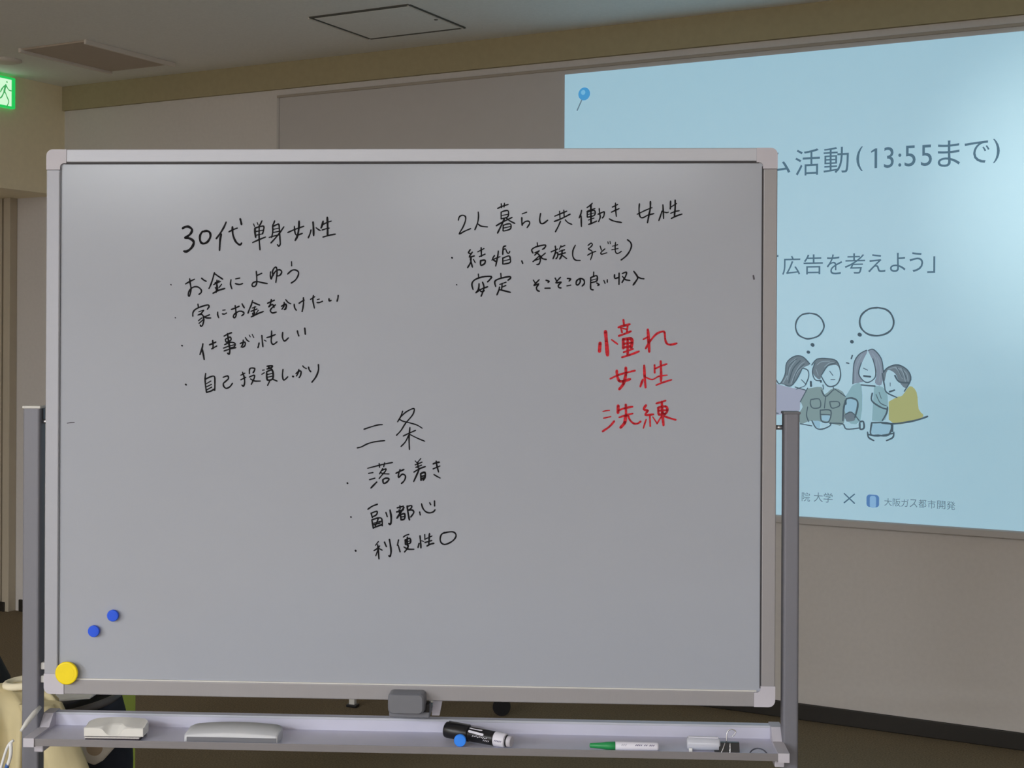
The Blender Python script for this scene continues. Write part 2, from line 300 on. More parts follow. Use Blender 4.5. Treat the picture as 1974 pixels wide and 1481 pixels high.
  [[36,742,2769,746,2764]],[[25,1046,2902,1015,2850,1043,2838],[25,1079,2859,1029,2780,1112,2798],[26,1058,2786,1053,2694,1003,2605],[26,1047,2751,1067,2671,1082,2613],[24,1099,2740,1128,2686]],[[25,1170,2865,1272,2919],[25,1225,2937,1228,2856,1232,2792],[25,1197,2786,1289,2827],[28,1217,2723,1221,2645,1282,2671,1290,2726,1217,2719]],[[26,1446,2804,1417,2746,1481,2700],[26,1509,2879,1498,2787,1467,2631],[21,1400,2729,1481,2764,1538,2787]],[[26,1632,2964,1593,2946,1584,2879,1582,2822],[21,1586,2891,1624,2916,1656,2851,1685,2845,1697,2874],[26,1582,2764,1585,2666],[24,1587,2764,1683,2799,1706,2753,1701,2689,1597,2664],[21,1596,2716,1695,2741]],[[33,1897,2716,1911,2678]],[[25,2149,3016,2155,2961],[25,2081,2846,2060,2903,2138,2952,2285,2979,2265,2927,2233,2909],[21,2110,2851,2184,2886],[26,2179,2880,2110,2813],[26,2138,2852,2185,2811,2202,2731,2180,2667,2142,2659],[28,2179,2794,2081,2705],[26,2191,2754,2110,2725],[26,2283,2846,2208,2783],[26,2202,2800,2237,2756,2300,2742]],[[24,2380,2867,2484,2913],[26,2446,2961,2452,2869,2410,2752],[24,2444,2841,2486,2852,2484,2789,2458,2752],[24,2541,2971,2513,2910],[24,2530,2942,2604,2973],[24,2513,2875,2599,2902],[26,2507,2823,2611,2852],[28,2559,2893,2553,2812,2521,2749],[26,2559,2812,2634,2757]],[[24,2776,2977,2738,2893,2736,2795,2777,2734,2857,2726]],[[21,2982,2972,3034,3011,3055,2985,3025,2945,2991,2914,3046,2882,3054,2824,3026,2738],[21,2977,2813,3046,2853,3111,2876]],[[21,3183,2963,3204,2897],[21,3260,2917,3198,2859,3209,2830,3293,2854],[19,3309,3034,3315,3000],[19,3344,3041,3349,3000]],[[21,3435,3026,3428,2940,3436,2865,3471,2842,3530,2877],[19,3384,2961,3470,2986],[19,3373,2903,3476,2923]],[[26,3630,3067,3682,3021,3693,2952,3654,2860,3597,2791,3528,2736]]
 ]),
 ('bulleted line reading 安定 そこそこの良い収入', 'black', [
  [[24,821,2323,826,2319]],[[27,1181,2498,1187,2440],[27,1095,2243,1075,2336,1124,2405,1251,2452,1395,2458,1369,2406,1334,2371],[26,1193,2342,1185,2255,1142,2191],[26,1251,2365,1275,2267,1229,2134],[26,1142,2191,1229,2249,1335,2290],[26,1182,2267,1229,2209,1281,2226]],[[27,1551,2510,1557,2441],[27,1469,2293,1454,2377,1529,2423,1690,2458,1713,2435,1670,2398],[24,1535,2329,1639,2366],[26,1575,2346,1566,2245],[24,1575,2285,1635,2312],[26,1532,2285,1520,2233,1489,2156],[27,1532,2242,1599,2227,1712,2199]],[[26,2089,2402,2124,2344],[26,2184,2408,2101,2315,2175,2339,2141,2281,2153,2235,2190,2218]],[[26,2296,2400,2348,2382,2331,2365],[26,2280,2268,2364,2270]],[[26,2448,2434,2475,2380],[26,2534,2449,2461,2360,2546,2369,2502,2319,2508,2282,2544,2274]],[[26,2646,2430,2700,2421,2675,2386],[26,2641,2308,2704,2321]],[[26,2853,2427,2859,2375,2825,2327,2794,2335,2801,2392,2859,2430,2916,2408,2928,2352,2891,2306]],[[24,3079,2537,3077,2474],[26,3031,2445,3128,2477,3131,2393,3037,2362],[26,3031,2447,3029,2330,3034,2258,3072,2244],[19,3043,2402,3123,2424],[28,3129,2359,3166,2330,3146,2316]],[[24,3246,2399,3267,2351],[24,3303,2411,3303,2371]],[[26,3421,2492,3427,2434,3493,2452],[28,3495,2518,3494,2337],[26,3547,2513,3612,2536,3604,2475,3544,2368],[24,3550,2467,3599,2414,3673,2401]],[[28,3735,2550,3799,2453,3771,2389,3725,2326],[24,3799,2461,3850,2435,3902,2428]]
 ]),
 ('large line reading 憧れ', 'red', [
  [[60,3189,1367,3180,1238],[60,3277,1559,3291,1413,3312,1176],[27,3377,1427,3423,1394,3476,1355]],[[44,3569,1752,3580,1666],[41,3488,1630,3580,1659,3672,1682],[35,3528,1626,3548,1547],[35,3639,1653,3627,1554],[35,3495,1490,3581,1520,3692,1566],[54,3568,1434,3569,1289],[54,3575,1435,3693,1444,3713,1376,3694,1303],[46,3575,1362,3700,1376],[46,3582,1302,3694,1323],[46,3640,1435,3642,1177],[33,3576,1223,3727,1277],[35,3550,1140,3675,1178,3826,1238],[33,3561,1613,3620,1600]],[[49,3969,1595,3983,1417,3994,1235],[33,3897,1436,3969,1476],[35,3935,1287,4015,1417,4107,1523,4199,1563,4241,1550,4252,1444,4278,1372,4338,1350,4442,1373]]
 ]),
 ('line reading 女性', 'red', [
  [[44,3465,919,3472,833,3505,754,3571,748,3683,781],[49,3612,966,3610,847,3572,701,3509,618],[33,3360,786,3492,849,3623,887,3761,922]],[[38,3890,776,3874,730,3851,660],[41,3912,1007,3920,836,3936,648],[25,3937,816,4045,777,4150,831,4288,851],[33,4081,1015,4084,890],[30,4097,958,4188,1002,4280,1033],[41,4181,1077,4189,890,4187,752],[30,4108,685,4229,735,4360,775]]
 ]),
 ('line reading 洗練', 'red', [
  [[20,3238,247,3290,261,3350,267],[23,3251,138,3311,151,3370,165],[35,3427,90,3351,2,3239,-78]],[[54,3490,342,3488,232],[35,3495,268,3600,305,3725,330],[49,3615,361,3620,173],[33,3508,153,3627,193,3729,218],[52,3611,180,3598,68,3533,-12],[33,3653,184,3686,108,3746,56,3812,56,3858,90]],[[41,3944,354,3909,292,3975,266],[35,3975,262,3936,196,4067,207],[35,4008,196,4016,12],[27,3949,123,3927,57,3904,-20],[27,4058,164,4127,59],[33,4112,386,4191,409,4263,433],[41,4143,316,4150,217],[41,4143,316,4264,339,4294,278,4258,218,4153,201],[41,4152,267,4284,278],[46,4202,415,4212,231,4232,31],[33,4199,178,4127,56],[33,4245,178,4337,146,4431,121]]
 ]),
 ('large heading reading 二条', 'black', [
  [[23,-705,-76,-592,-37,-477,-4,-398,2],[23,-815,-386,-748,-369,-643,-316,-517,-281,-360,-262]],[[23,-63,229,-94,140,-146,51],[23,-94,134,-16,208,68,256,120,272,130,246,99,162,-15,26,-88,-90,-164,-172],[21,-115,93,-57,62,48,37,174,1,263,-51],[26,59,-42,46,-214,52,-403],[23,-51,-183,48,-135,153,-88],[23,38,-172,-14,-277,-87,-356],[21,70,-161,175,-213,306,-266]]
 ]),
 ('bulleted line reading 落ち着き', 'black', [
  [[36,-978,-971,-973,-975]],[[23,-641,-723,-452,-672,-327,-642,-227,-623],[26,-450,-641,-442,-703],[23,-358,-629,-374,-692],[23,-625,-806,-552,-793],[26,-607,-910,-520,-885],[28,-488,-949,-535,-996,-585,-1049]],[[28,-389,-724,-443,-813],[23,-418,-762,-337,-730,-347,-770,-399,-828,-449,-891],[21,-431,-792,-368,-809,-284,-813],[28,-388,-908,-375,-967,-325,-952,-283,-897,-336,-883,-388,-908]],[[28,-168,-800,-106,-768,-38,-736],[26,-101,-738,-126,-820,-121,-870,-69,-817,-21,-829,-11,-871,-37,-929,-78,-968]],[[21,150,-593,187,-635],[23,244,-551,192,-614],[26,151,-658,262,-613],[26,192,-614,198,-707],[23,161,-699,255,-662],[26,130,-778,219,-723,318,-685],[28,221,-712,188,-796,126,-934],[38,242,-801,248,-910],[32,242,-801,311,-782,314,-857,283,-910],[30,251,-850,305,-834],[36,253,-889,293,-873]],[[30,449,-639,501,-618,551,-610],[28,449,-721,559,-673],[28,498,-592,512,-678,538,-772],[23,460,-814,513,-845,565,-872]]
 ]),
 ('bulleted line reading 副都心', 'black', [
  [[30,-918,-1531,-914,-1534]],[[26,-633,-1400,-565,-1352,-475,-1316],[28,-580,-1465,-558,-1538],[26,-580,-1467,-491,-1433,-478,-1462,-501,-1498,-558,-1526],[28,-567,-1575,-553,-1648,-542,-1717],[26,-569,-1577,-469,-1544,-408,-1549,-395,-1609,-393,-1672],[23,-532,-1630,-416,-1597],[26,-461,-1553,-484,-1621,-510,-1673],[26,-532,-1655,-427,-1625],[28,-540,-1707,-479,-1683,-393,-1649]],[[30,-333,-1452,-310,-1520],[32,-265,-1410,-246,-1514,-248,-1618,-267,-1647,-283,-1634]],[[28,-101,-1337,-97,-1387],[28,-145,-1372,-45,-1344],[30,-153,-1440,-45,-1402],[32,-35,-1365,-87,-1449,-149,-1542],[36,-90,-1486,-81,-1569],[30,-90,-1486,-24,-1469,-23,-1551,-81,-1569],[28,-86,-1524,-23,-1513],[30,-113,-1408,-107,-1460]],[[30,20,-1342,34,-1448,58,-1567],[26,23,-1346,91,-1333,88,-1372,44,-1406],[28,44,-1408,107,-1407,130,-1447,81,-1520]],[[30,228,-1437,238,-1485],[26,258,-1299,280,-1372,327,-1429,390,-1449,453,-1431,484,-1396],[26,394,-1282,410,-1313],[28,473,-1252,475,-1333]]
 ]),
 ('bulleted line reading 利便性 with a circle', 'black', [
  [[36,-836,-2088,-832,-2093]],[[23,-455,-1933,-504,-1997],[26,-529,-2086,-467,-2043,-435,-2006],[28,-467,-1986,-456,-2100,-445,-2220],[23,-461,-2059,-498,-2169],[23,-446,-2048,-393,-2075],[28,-354,-1943,-323,-2015],[30,-273,-1895,-255,-1994,-244,-2098,-259,-2173,-282,-2166]],[[30,-121,-1903,-139,-1992],[30,-126,-1992,-94,-2098],[23,-43,-1855,-1,-1826,51,-1808],[30,25,-1855,26,-1990],[30,-11,-1902,-5,-1975],[28,-11,-1902,67,-1875,75,-1948,0,-1975],[23,-6,-1938,68,-1917],[26,-31,-2017,37,-2052,136,-2053],[28,42,-1990,26,-2042,-20,-2100],[32,15,-1907,26,-1959]],[[28,220,-1956,204,-2021],[28,235,-1831,246,-1935,252,-2029],[21,265,-1912,298,-1924],[26,313,-1809,317,-1893],[23,314,-1887,434,-1831],[28,392,-1790,387,-1881,382,-1975],[26,319,-1939,429,-1907],[28,353,-1996,413,-1964,466,-1951]],[[26,642,-1769,590,-1806,570,-1879,589,-1941,643,-1967,716,-1945,789,-1897,831,-1834,820,-1782,768,-1757,674,-1768,622,-1785]]
 ]),
 ('short dash by the left edge', 'grey', [
  [[18,-5707,-16,-5648,-7,-5586,-4]]
 ]),
 ('small dark tick by the right edge', 'grey', [
  [[36,5681,2484,5691,2430]]
 ]),
]
SLIDE_PATCH = [["lilac",[-15055,12733,-14402,12588,-13877,12520,-14116,12078,-14195,11678,-14845,11578,-15338,11603,-15343,12647]],["sage",[-13837,12580,-13318,12651,-13197,12378,-12842,12622,-12409,12319,-12482,11300,-12994,11302,-13670,11377,-14112,11243,-14154,11639,-14034,11881,-14116,12078]],["aqua",[-12177,12715,-11828,12761,-11860,11438,-12365,11421,-12409,12319]],["aqua",[-11365,12732,-11059,12700,-10867,12358,-10939,11507,-11436,11452]],["yellow",[-10828,12166,-10526,12347,-10338,12409,-10077,12752,-9833,12536,-9756,11928,-9588,11666,-10071,11440,-10559,11347,-10825,11511]],["hair",[-14912,12736,-14709,13100,-14650,13540,-14367,13783,-14044,13786,-13761,13512,-14021,13350,-14241,12949,-14443,12666,-14707,12701]],["hair",[-13320,13085,-13398,12926,-13639,13158,-13601,13554,-13402,13695,-13085,13719,-12729,13625,-12649,13371,-12768,13487,-13083,13443]],["hair2",[-12138,12794,-12103,13535,-11911,13888,-11602,14047,-11812,13578,-11907,13188,-11751,12880]],["hair2",[-11602,14047,-11372,14068,-11102,13742,-11024,13280,-11098,12777,-11328,12849,-11272,13199,-11408,13661]],["hair",[-11021,12778,-11062,13202,-10834,13437,-10494,13519,-10155,13333,-10041,12990,-10227,12680,-10454,12906,-10606,13210,-10872,13321,-10965,12973]],["hair",[-12484,11613,-12250,11757,-12055,11587,-12093,11430,-12365,11382]],["light",[-12350,12203,-12174,12247,-12007,12154,-11998,11940,-12094,11703,-12250,11776,-12406,11693,-12466,11926]],["light",[-13304,11579,-12995,11589,-13053,11378,-13292,11410]],["light",[-11416,11329,-10779,11328,-10842,10990,-11204,10957,-11434,10979]],["light",[-13630,11359,-13391,11367,-13370,11131,-13509,11126,-13630,11221]]]
SLIDE_LINES = [[59,-13770,15421,-14052,15374,-14252,15176,-14312,14898,-14209,14619,-13967,14482,-13766,14463,-13446,14563,-13268,14781,-13230,14978,-13330,15214,-13530,15373,-13770,15421],[65,-11226,15617,-11533,15580,-11802,15387,-11897,15134,-11838,14862,-11605,14649,-11259,14584,-10916,14670,-10709,14863,-10661,15133,-10768,15402,-10959,15557,-11226,15617],[145,-13668,14238,-13644,14218],[138,-13827,13959,-13803,13948],[179,-11906,14628,-11883,14613],[155,-12193,14362,-12173,14354],[41,-15056,12894,-14912,12736,-14709,13100,-14650,13540,-14367,13783,-14044,13786,-13761,13512],[41,-14565,12783,-14405,13304,-14124,13627],[41,-14707,12701,-14483,12665,-14241,12949,-14042,13350],[31,-14607,13062,-14528,13462,-14245,13705],[31,-14403,12787,-14243,13227,-13962,13510],[41,-14042,13350,-13840,13274,-13799,13037,-13918,12717],[31,-14080,12912,-13918,12717,-14159,12593,-14280,12550],[90,-13718,12840,-13709,12682],[41,-14321,12629,-13917,12519],[48,-13681,13474,-13482,13694,-13085,13719,-12768,13644,-12630,13371,-12608,13019,-12764,12742,-13080,12696,-13319,13045],[41,-13561,13555,-13660,13237,-13558,12922,-13319,12888],[96,-13351,12887,-13334,12848],[41,-13320,13085,-13083,13443,-12768,13565],[31,-13003,13248,-12884,13093],[31,-12962,12934,-12804,12937],[41,-13258,12731,-13238,12574],[41,-12882,12700,-12842,12544],[48,-13837,12600,-14116,12078],[48,-13317,12533,-13157,12300,-12881,12543],[41,-13157,12300,-13195,11866],[41,-13714,12167,-13395,12196,-13354,11901,-13633,11853,-13734,12009,-13714,12167],[41,-12998,12108,-12682,12116,-12642,11960,-12918,11874,-12998,12108],[41,-13833,11887,-13872,11569,-13790,11334],[48,-12803,12584,-12409,12319],[48,-13353,11782,-12957,11775,-13034,11359,-13311,11389,-13353,11782],[48,-13332,11625,-12995,11616],[48,-13670,11377,-13509,11106,-13270,11075,-12993,11203,-12954,11323],[41,-14112,11243,-13669,11180],[48,-12994,11302,-12521,11298,-12364,11108,-11897,11164],[65,-12369,12242,-12175,12266,-11980,12174,-11959,11941,-12054,11548],[65,-12369,12242,-12466,11926,-12502,11416],[90,-12408,12163,-12400,12045],[41,-12406,11654,-12172,11740,-11899,11437],[65,-11860,11399,-11744,11403,-11723,11171,-11858,11127,-11879,11359],[41,-11641,14047,-11911,13888,-12103,13535,-12138,12794],[41,-11564,14047,-11372,14068,-11102,13742,-11024,13280],[41,-11832,13578,-11927,13188,-11751,12918,-11558,12864,-11328,13043,-11311,13353,-11409,13739],[83,-11733,13094,-11501,13071],[59,-11828,12761,-11327,12726],[31,-11753,13385,-11599,13310],[59,-11422,12460,-11439,12188,-11132,11965,-10903,11894],[31,-11287,12425,-11133,12119,-10904,12010],[31,-11173,12505,-11095,12275],[59,-10865,11972,-10902,11740,-11053,11465],[48,-11062,13202,-10983,12779,-10906,12511,-10526,12328],[48,-11024,13242,-10834,13437,-10494,13519,-10155,13333,-10041,12990,-10264,12564],[59,-10606,13133,-10454,12906,-10115,12874],[72,-10792,12533,-10622,12595],[31,-10775,12861,-10774,12745],[31,-10532,13442,-10341,13061],[31,-10343,13406,-10191,13026],[65,-11091,11386,-10635,11364,-10071,11460,-9699,11567,-9440,11671],[65,-11436,11375,-11472,10947,-11203,10919,-10823,10953,-10749,11360,-11436,11375],[90,-10692,11323,-10691,11092],[59,-11588,11020,-11548,10828,-11356,10719],[59,-10634,11056,-10670,10862,-10898,10738],[59,-11587,10943,-11203,10899,-10633,11017],[59,-12163,13847,-12201,13729],[48,-12376,13571,-12290,13552],[48,-14968,11614,-15338,11643]]
SLIDE_STRAND = [[28,-14627,12902,-14507,13343,-14285,13664],[31,-14789,12779,-14587,13142,-14520,13502,-14286,13704],[28,-14484,12745,-14323,13146,-14123,13468,-13962,13589],[28,-14363,12907,-14202,13228,-13961,13430],[28,-13481,13477,-13322,13597,-13005,13621],[28,-13520,13318,-13439,13083],[28,-13202,13402,-13005,13562,-12807,13565],[28,-12041,12874,-12024,13342,-11890,13733],[28,-11967,13576,-11794,13890],[28,-11175,12891,-11120,13356,-11255,13779],[28,-11273,13353,-11293,13701,-11429,13932],[28,-10834,13360,-10569,13403,-10341,13023],[28,-10607,13441,-10342,13291,-10228,12910],[28,-10418,13405,-10192,13217,-10134,12950]]
SLIDE_TEXT = [["title reading ム活動(13:55まで)",[["ム",-1.5507,2.0758,-1.4548,2.1563],["活",-1.4361,2.0625,-1.3421,2.1621],["動",-1.3279,2.0654,-1.2335,2.1628],["(",-1.2055,2.0681,-1.1816,2.1592],["1",-1.1512,2.0764,-1.1292,2.1487],["3",-1.1045,2.0746,-1.0691,2.151],[":",-1.0527,2.0769,-1.0419,2.1249],["5",-1.0301,2.076,-0.9909,2.1518],["5",-0.9722,2.0745,-0.9334,2.151],["ま",-0.9128,2.0675,-0.8353,2.1613],["で",-0.8197,2.0746,-0.7349,2.1536],[")",-0.7232,2.0721,-0.7004,2.1575]]],["line reading 「広告を考えよう」",[["「",-1.5263,1.6965,-1.4997,1.7644],["広",-1.485,1.688,-1.415,1.7601],["告",-1.4023,1.6883,-1.3288,1.7638],["を",-1.3146,1.6869,-1.2563,1.7619],["考",-1.2467,1.6884,-1.1714,1.7639],["え",-1.1604,1.6926,-1.0972,1.7592],["よ",-1.0808,1.6923,-1.025,1.7618],["う",-1.0105,1.6911,-0.9623,1.7629],["」",-0.9479,1.6864,-0.9199,1.7463]]],["footer reading 院大学",[["院",-1.4049,0.8321,-1.3732,0.8663],["大",-1.3588,0.8333,-1.3245,0.8685],["学",-1.3217,0.8328,-1.2876,0.8695]]],["footer reading 大阪ガス都市開発",[["大",-1.0973,0.8343,-1.0695,0.8619],["阪",-1.0668,0.834,-1.0386,0.8632],["ガ",-1.0359,0.8348,-1.009,0.8634],["ス",-1.0058,0.8351,-0.979,0.8641],["都",-0.9742,0.8349,-0.947,0.865],["市",-0.9422,0.8348,-0.9147,0.8647],["開",-0.9089,0.8353,-0.8805,0.8646],["発",-0.8763,0.8342,-0.846,0.8645]]]]
EXIT_FIG = [[90,[559,1248,569,1237]],[112,[497,1074,435,887,405,731]],[55,[545,1031,672,875,847,853]],[60,[452,739,579,507,676,294,551,22]],[62,[419,1036,263,859,170,693]],[65,[389,728,234,452,47,372]]]

# ------------------------------------------------------------------ the room
YW = 5.05          # back wall
XL = -5.257        # face of the soffit over the side recess
X0, X1, Y0 = -7.4, 4.6, -9.0
struct('floor', MB().box(X0, X1, Y0, YW + 0.1, -0.1, 0), M['carpet'])
struct('ceiling', MB().box(X0, X1, Y0, YW + 0.1, CEIL, CEIL + 0.12), M['ceil'])
struct('wall_back', MB().box(X0, X1, YW, YW + 0.12, 0, CEIL), M['wall'])
struct('wall_right', MB().box(X1, X1 + 0.1, Y0, YW, 0, CEIL), M['wall'])
struct('wall_rear', MB().box(X0, X1, Y0 - 0.1, Y0, 0, CEIL), M['wall'])
struct('wall_recess', MB().box(X0 - 0.1, X0, Y0, YW, 0, CEIL), M['wall'])
struct('wall_left', MB().box(X0, XL, Y0, YW, 2.16, CEIL), M['beige'], 'beige painted soffit above the recess on the left')
struct('trim_1', MB().box(XL, X1, YW - 0.018, YW, 2.592, CEIL), M['band'], 'olive beige band running along the top of the back wall')
struct('baseboard_back', MB().box(-5.56, X1, YW - 0.012, YW, 0, 0.062, 0.003), M['skirt'])
# door in the recess
d = MB().box(-6.62, -5.69, YW - 0.02, YW, 0.06, 2.12).build('door_1', M['doorleaf']); tag(d, kind='structure')
MB().box(-5.64, -5.592, YW - 0.05, YW, 0, 2.16, 0.003).build('door_jamb', M['doorframe'], d)
MB().box(-5.695, -5.668, YW - 0.035, YW, 0.0, 2.16, 0.002).build('door_stop', M['doorframe'], d)
MB().box(-5.668, -5.64, YW - 0.012, YW, 0, 2.16).build('door_gap', M['doorleaf'], d)
MB().box(-6.62, -5.695, YW - 0.028, YW - 0.02, 0.005, 0.06).build('kick_strip', M['skirt'], d)
MB().box(-5.73, -5.615, YW - 0.058, YW - 0.05, 0.0, 0.05, 0.002).build('kick_strip', M['skirt'], d)
h = MB().tube([(-6.52, YW - 0.075, 1.0), (-6.40, YW - 0.075, 1.0)], 0.009)
h.tube([(-6.52, YW - 0.075, 1.0), (-6.52, YW - 0.02, 1.0)], 0.009).build('door_handle', M['steel'], d)

# ceiling hatch
t = thing('ceiling_hatch', 'square access hatch with a thin dark joint in the ceiling, upper middle', 'hatch', (-2.985, 4.585, CEIL))
a, b2 = 0.232, 0.212
MB().box(-a + 0.012, a - 0.012, -b2 + 0.012, b2 - 0.012, -0.004, 0).build('hatch_panel', M['ceil'], t)
for sx in (-1, 1):
    MB().box(sx * a - 0.005, sx * a + 0.005, -b2, b2, -0.003, 0).build('hatch_frame', M['groove'], t)
    MB().box(-a, a, sx * b2 - 0.010, sx * b2 + 0.010, -0.0032, 0).build('hatch_frame', M['groove'], t)
    MB().box(sx * a - 0.011, sx * a - 0.005, -b2, b2, -0.006, 0).build('hatch_rim', M['lightedge'], t)
MB().tube([(0.205, 0.03, -0.006), (0.205, 0.03, 0)], 0.008, 10).build('hatch_lock', M['groove'], t)
# air conditioning panel
t = thing('ceiling_air_panel', 'darker rectangular air panel with two pale edges in the ceiling, upper left', 'vent', (-4.52, 4.545, CEIL))
MB().box(-0.19, 0.19, -0.27, 0.27, -0.008, 0, 0.002).build('air_panel', M['vent'], t)
for sx in (-1, 1):
    MB().box(sx * 0.197 - 0.007, sx * 0.197 + 0.007, -0.28, 0.28, -0.020, 0, 0.002).build('panel_edge', M['lightedge'], t)
t = MB().tube([(0, 0, 0), (0, 0, -0.006), (0, 0, -0.014)], [0.075, 0.075, 0.05], 28).build('ceiling_speaker', M['lightedge'], loc=(-4.98, 4.42, CEIL))
tag(t, 'round pale ceiling fitting beside the green exit sign', 'ceiling fitting')

# exit sign on the soffit face (its face looks along +X)
t = thing('exit_sign', 'green and white lit exit sign with a running figure on the beige soffit', 'sign', (XL, 4.60, 2.55))
MB().box(0, 0.022, -0.11, 0.112, 0.0, 0.151, 0.004).build('sign_body', M['exitgreen'], t)
MB().box(0.022, 0.0232, -0.095, 0.086, 0.010, 0.139).build('sign_field', M['exitwhite'], t)
polys = []
for i, (wd, pts) in enumerate(EXIT_FIG):
    pts = [(a / 1e4, b / 1e4) for a, b in zip(pts[::2], pts[1::2])]
    polys += [[(0.0240, u, v) for u, v in q] for q in ribbon(pts, wd / 1e4, i)]
flat(polys, 'sign_figure', M['exitfig'], t)

# ------------------------------------------------------------------ wall screen and projected slide
SX0, SX1, SZ0, SZ1 = -3.8815, 1.6, 0.745, 2.560
t = thing('wall_screen', 'wide pale wall-mounted screen panel behind the whiteboard', 'screen', (0, YW, 0))
MB().box(SX0 + 0.012, SX1 - 0.012, -0.024, 0, SZ0 + 0.027, SZ1 - 0.012).build('screen_sheet', M['wscreen'], t)
MB().box(SX0, SX1, -0.032, 0, SZ0, SZ0 + 0.027, 0.004).build('frame_rail', M['wscreen'], t)
MB().box(SX0, SX1, -0.03, 0, SZ1 - 0.012, SZ1, 0.002).build('frame_rail', M['screenedge'], t)
for x in (SX0, SX1 - 0.012):
    MB().box(x, x + 0.012, -0.03, 0, SZ0 + 0.027, SZ1 - 0.012, 0.002).build('frame_rail', M['wscreen'], t)
YS = YW - 0.0252
LX0, LX1, LZ0, LZ1 = -2.4055, 0.50, 0.7745, 2.530
sl = MB().box(LX0, LX1, -0.0012, 0, LZ0, LZ1).build('projected_slide', M['slide'], loc=(0, YS, 0))
tag(sl, 'light blue projected slide with Japanese text and a drawing of four people', 'slide')
YP = -0.0016
def sflat(polys2, name, m, y):
    return flat([[(u, y, v) for u, v in q] for q in polys2], name, m, sl)
for i, (c, pts) in enumerate(SLIDE_PATCH):
    p = smooth_pts([(a / 1e4, b / 1e4) for a, b in zip(pts[::2], pts[1::2])], 3)
    o = sflat([p], 'drawing_patch', SI[c], YP - 0.0001 * i)
lines = []
for i, r in enumerate(SLIDE_LINES):
    pts = [(a / 1e4, b / 1e4) for a, b in zip(r[1::2], r[2::2])]
    lines += ribbon(pts, r[0] / 1e4, i)
for i, r in enumerate(SLIDE_STRAND):
    pts = [(a / 1e4, b / 1e4) for a, b in zip(r[1::2], r[2::2])]
    sflat(ribbon(pts, r[0] / 1e4, i), 'drawing_strand', SI['strand'], YP - 0.0022)
o = sflat(lines, 'drawing_outline', SI['line'], YP - 0.0026); o['label'] = 'line drawing of four people with two thought bubbles'
def glyph_polys(ch, x0, z0, x1, z1, y):
    cu = bpy.data.curves.new('glyph', 'FONT'); cu.body = ch; cu.resolution_u = 4
    to = bpy.data.objects.new('glyph', cu); COL.objects.link(to)
    bpy.context.view_layer.update()
    me = bpy.data.meshes.new_from_object(to.evaluated_get(bpy.context.evaluated_depsgraph_get()))
    vs = [v.co.copy() for v in me.vertices]; fs = [list(p.vertices) for p in me.polygons]
    bpy.data.objects.remove(to); bpy.data.meshes.remove(me)
    if not vs: return []
    ax, bx = min(v.x for v in vs), max(v.x for v in vs); ay, by = min(v.y for v in vs), max(v.y for v in vs)
    sx = (x1 - x0) / ((bx - ax) or 1); sy = (z1 - z0) / ((by - ay) or 1)
    q = [(x0 + (v.x - ax) * sx, y, z0 + (v.y - ay) * sy) for v in vs]
    return [[q[i] for i in f] for f in fs]
for nm, gl in SLIDE_TEXT:
    for g in gl:
        if g[0] == '1':     # plain gothic one: a bar with a short flag
            g0, x0, z0, x1, z1 = g; hh = z1 - z0
            q = [(x1 - 0.0095, z0), (x1, z0), (x1, z1), (x1 - 0.008, z1), (x0, z1 - hh * 0.12), (x0, z1 - hh * 0.21), (x1 - 0.0095, z1 - hh * 0.13)]
            o = sflat([q[::-1]], 'slide_character', SI['text'], YP - 0.0002); o['label'] = 'projected character of the ' + nm
            continue
        o = flat(glyph_polys(*g, YP - 0.0002), 'slide_character', SI['foot'] if 'footer' in nm else SI['text'], sl)
        o['label'] = 'projected character of the ' + nm
# cross and logo in the footer
o = sflat(ribbon([(-1.2440, 0.8700), (-1.2065, 0.8365)], 0.0055) + ribbon([(-1.2065, 0.8700), (-1.2440, 0.8365)], 0.0055),
          'slide_cross', SI['text'], YP - 0.0002)
sflat([rrect(-1.162, -1.116, 0.826, 0.872, 0.012)], 'slide_logo', SI['logo'], YP - 0.0002)
sflat([rrect(-1.150, -1.127, 0.824, 0.868, 0.009)], 'logo_centre', SI['logol'], YP - 0.0004)
# pin picture in the slide's corner
sflat([[(-2.3169 + 0.0262 * cos(k * pi / 16), 2.4436 + 0.0262 * sin(k * pi / 16)) for k in range(32)]], 'pin_head', SI['pin'], YP - 0.0003)
sflat([[(-2.3215 + 0.010 * cos(k * pi / 10), 2.4500 + 0.010 * sin(k * pi / 10)) for k in range(20)]], 'pin_gleam', SI['pinl'], YP - 0.0005)
sflat(ribbon([(-2.325, 2.425), (-2.348, 2.379)], 0.006), 'pin_needle', SI['foot'], YP - 0.0002)

# ------------------------------------------------------------------ mobile whiteboard
BO = Vector((-1.1922, 1.8901, 1.3024)); BY = 0.434590
UX = Vector((cos(BY), sin(BY), 0)); UY = Vector((-sin(BY), cos(BY), 0))
def BW(x, d, z): return BO + UX * x + UY * d + Vector((0, 0, z))
root = thing('mobile_whiteboard', 'white mobile whiteboard in an aluminium frame on two grey posts, full of handwriting', 'whiteboard',
             (BO.x, BO.y, 0), BY)
Z = BO.z
BL, BR, BT, BB = -0.607, 0.606, 0.4566, -0.4546
fw = 0.0226
def part(name, mb, m, parent=root, label=None):
    o = mb.build(name, m, parent)
    if label: o['label'] = label
    return o
panel = part('writing_surface', MB().box(BL + 0.012, BR - 0.012, 0.0035, 0.021, Z + BB + 0.012, Z + BT - 0.012), M['enamel'])
FT = 0.026   # frame thickness
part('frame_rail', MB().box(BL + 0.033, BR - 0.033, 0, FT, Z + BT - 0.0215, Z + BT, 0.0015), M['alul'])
part('frame_rail', MB().box(BL + 0.033, BR - 0.033, 0, FT, Z + BB, Z + BB + 0.0245, 0.0015), M['alu'])
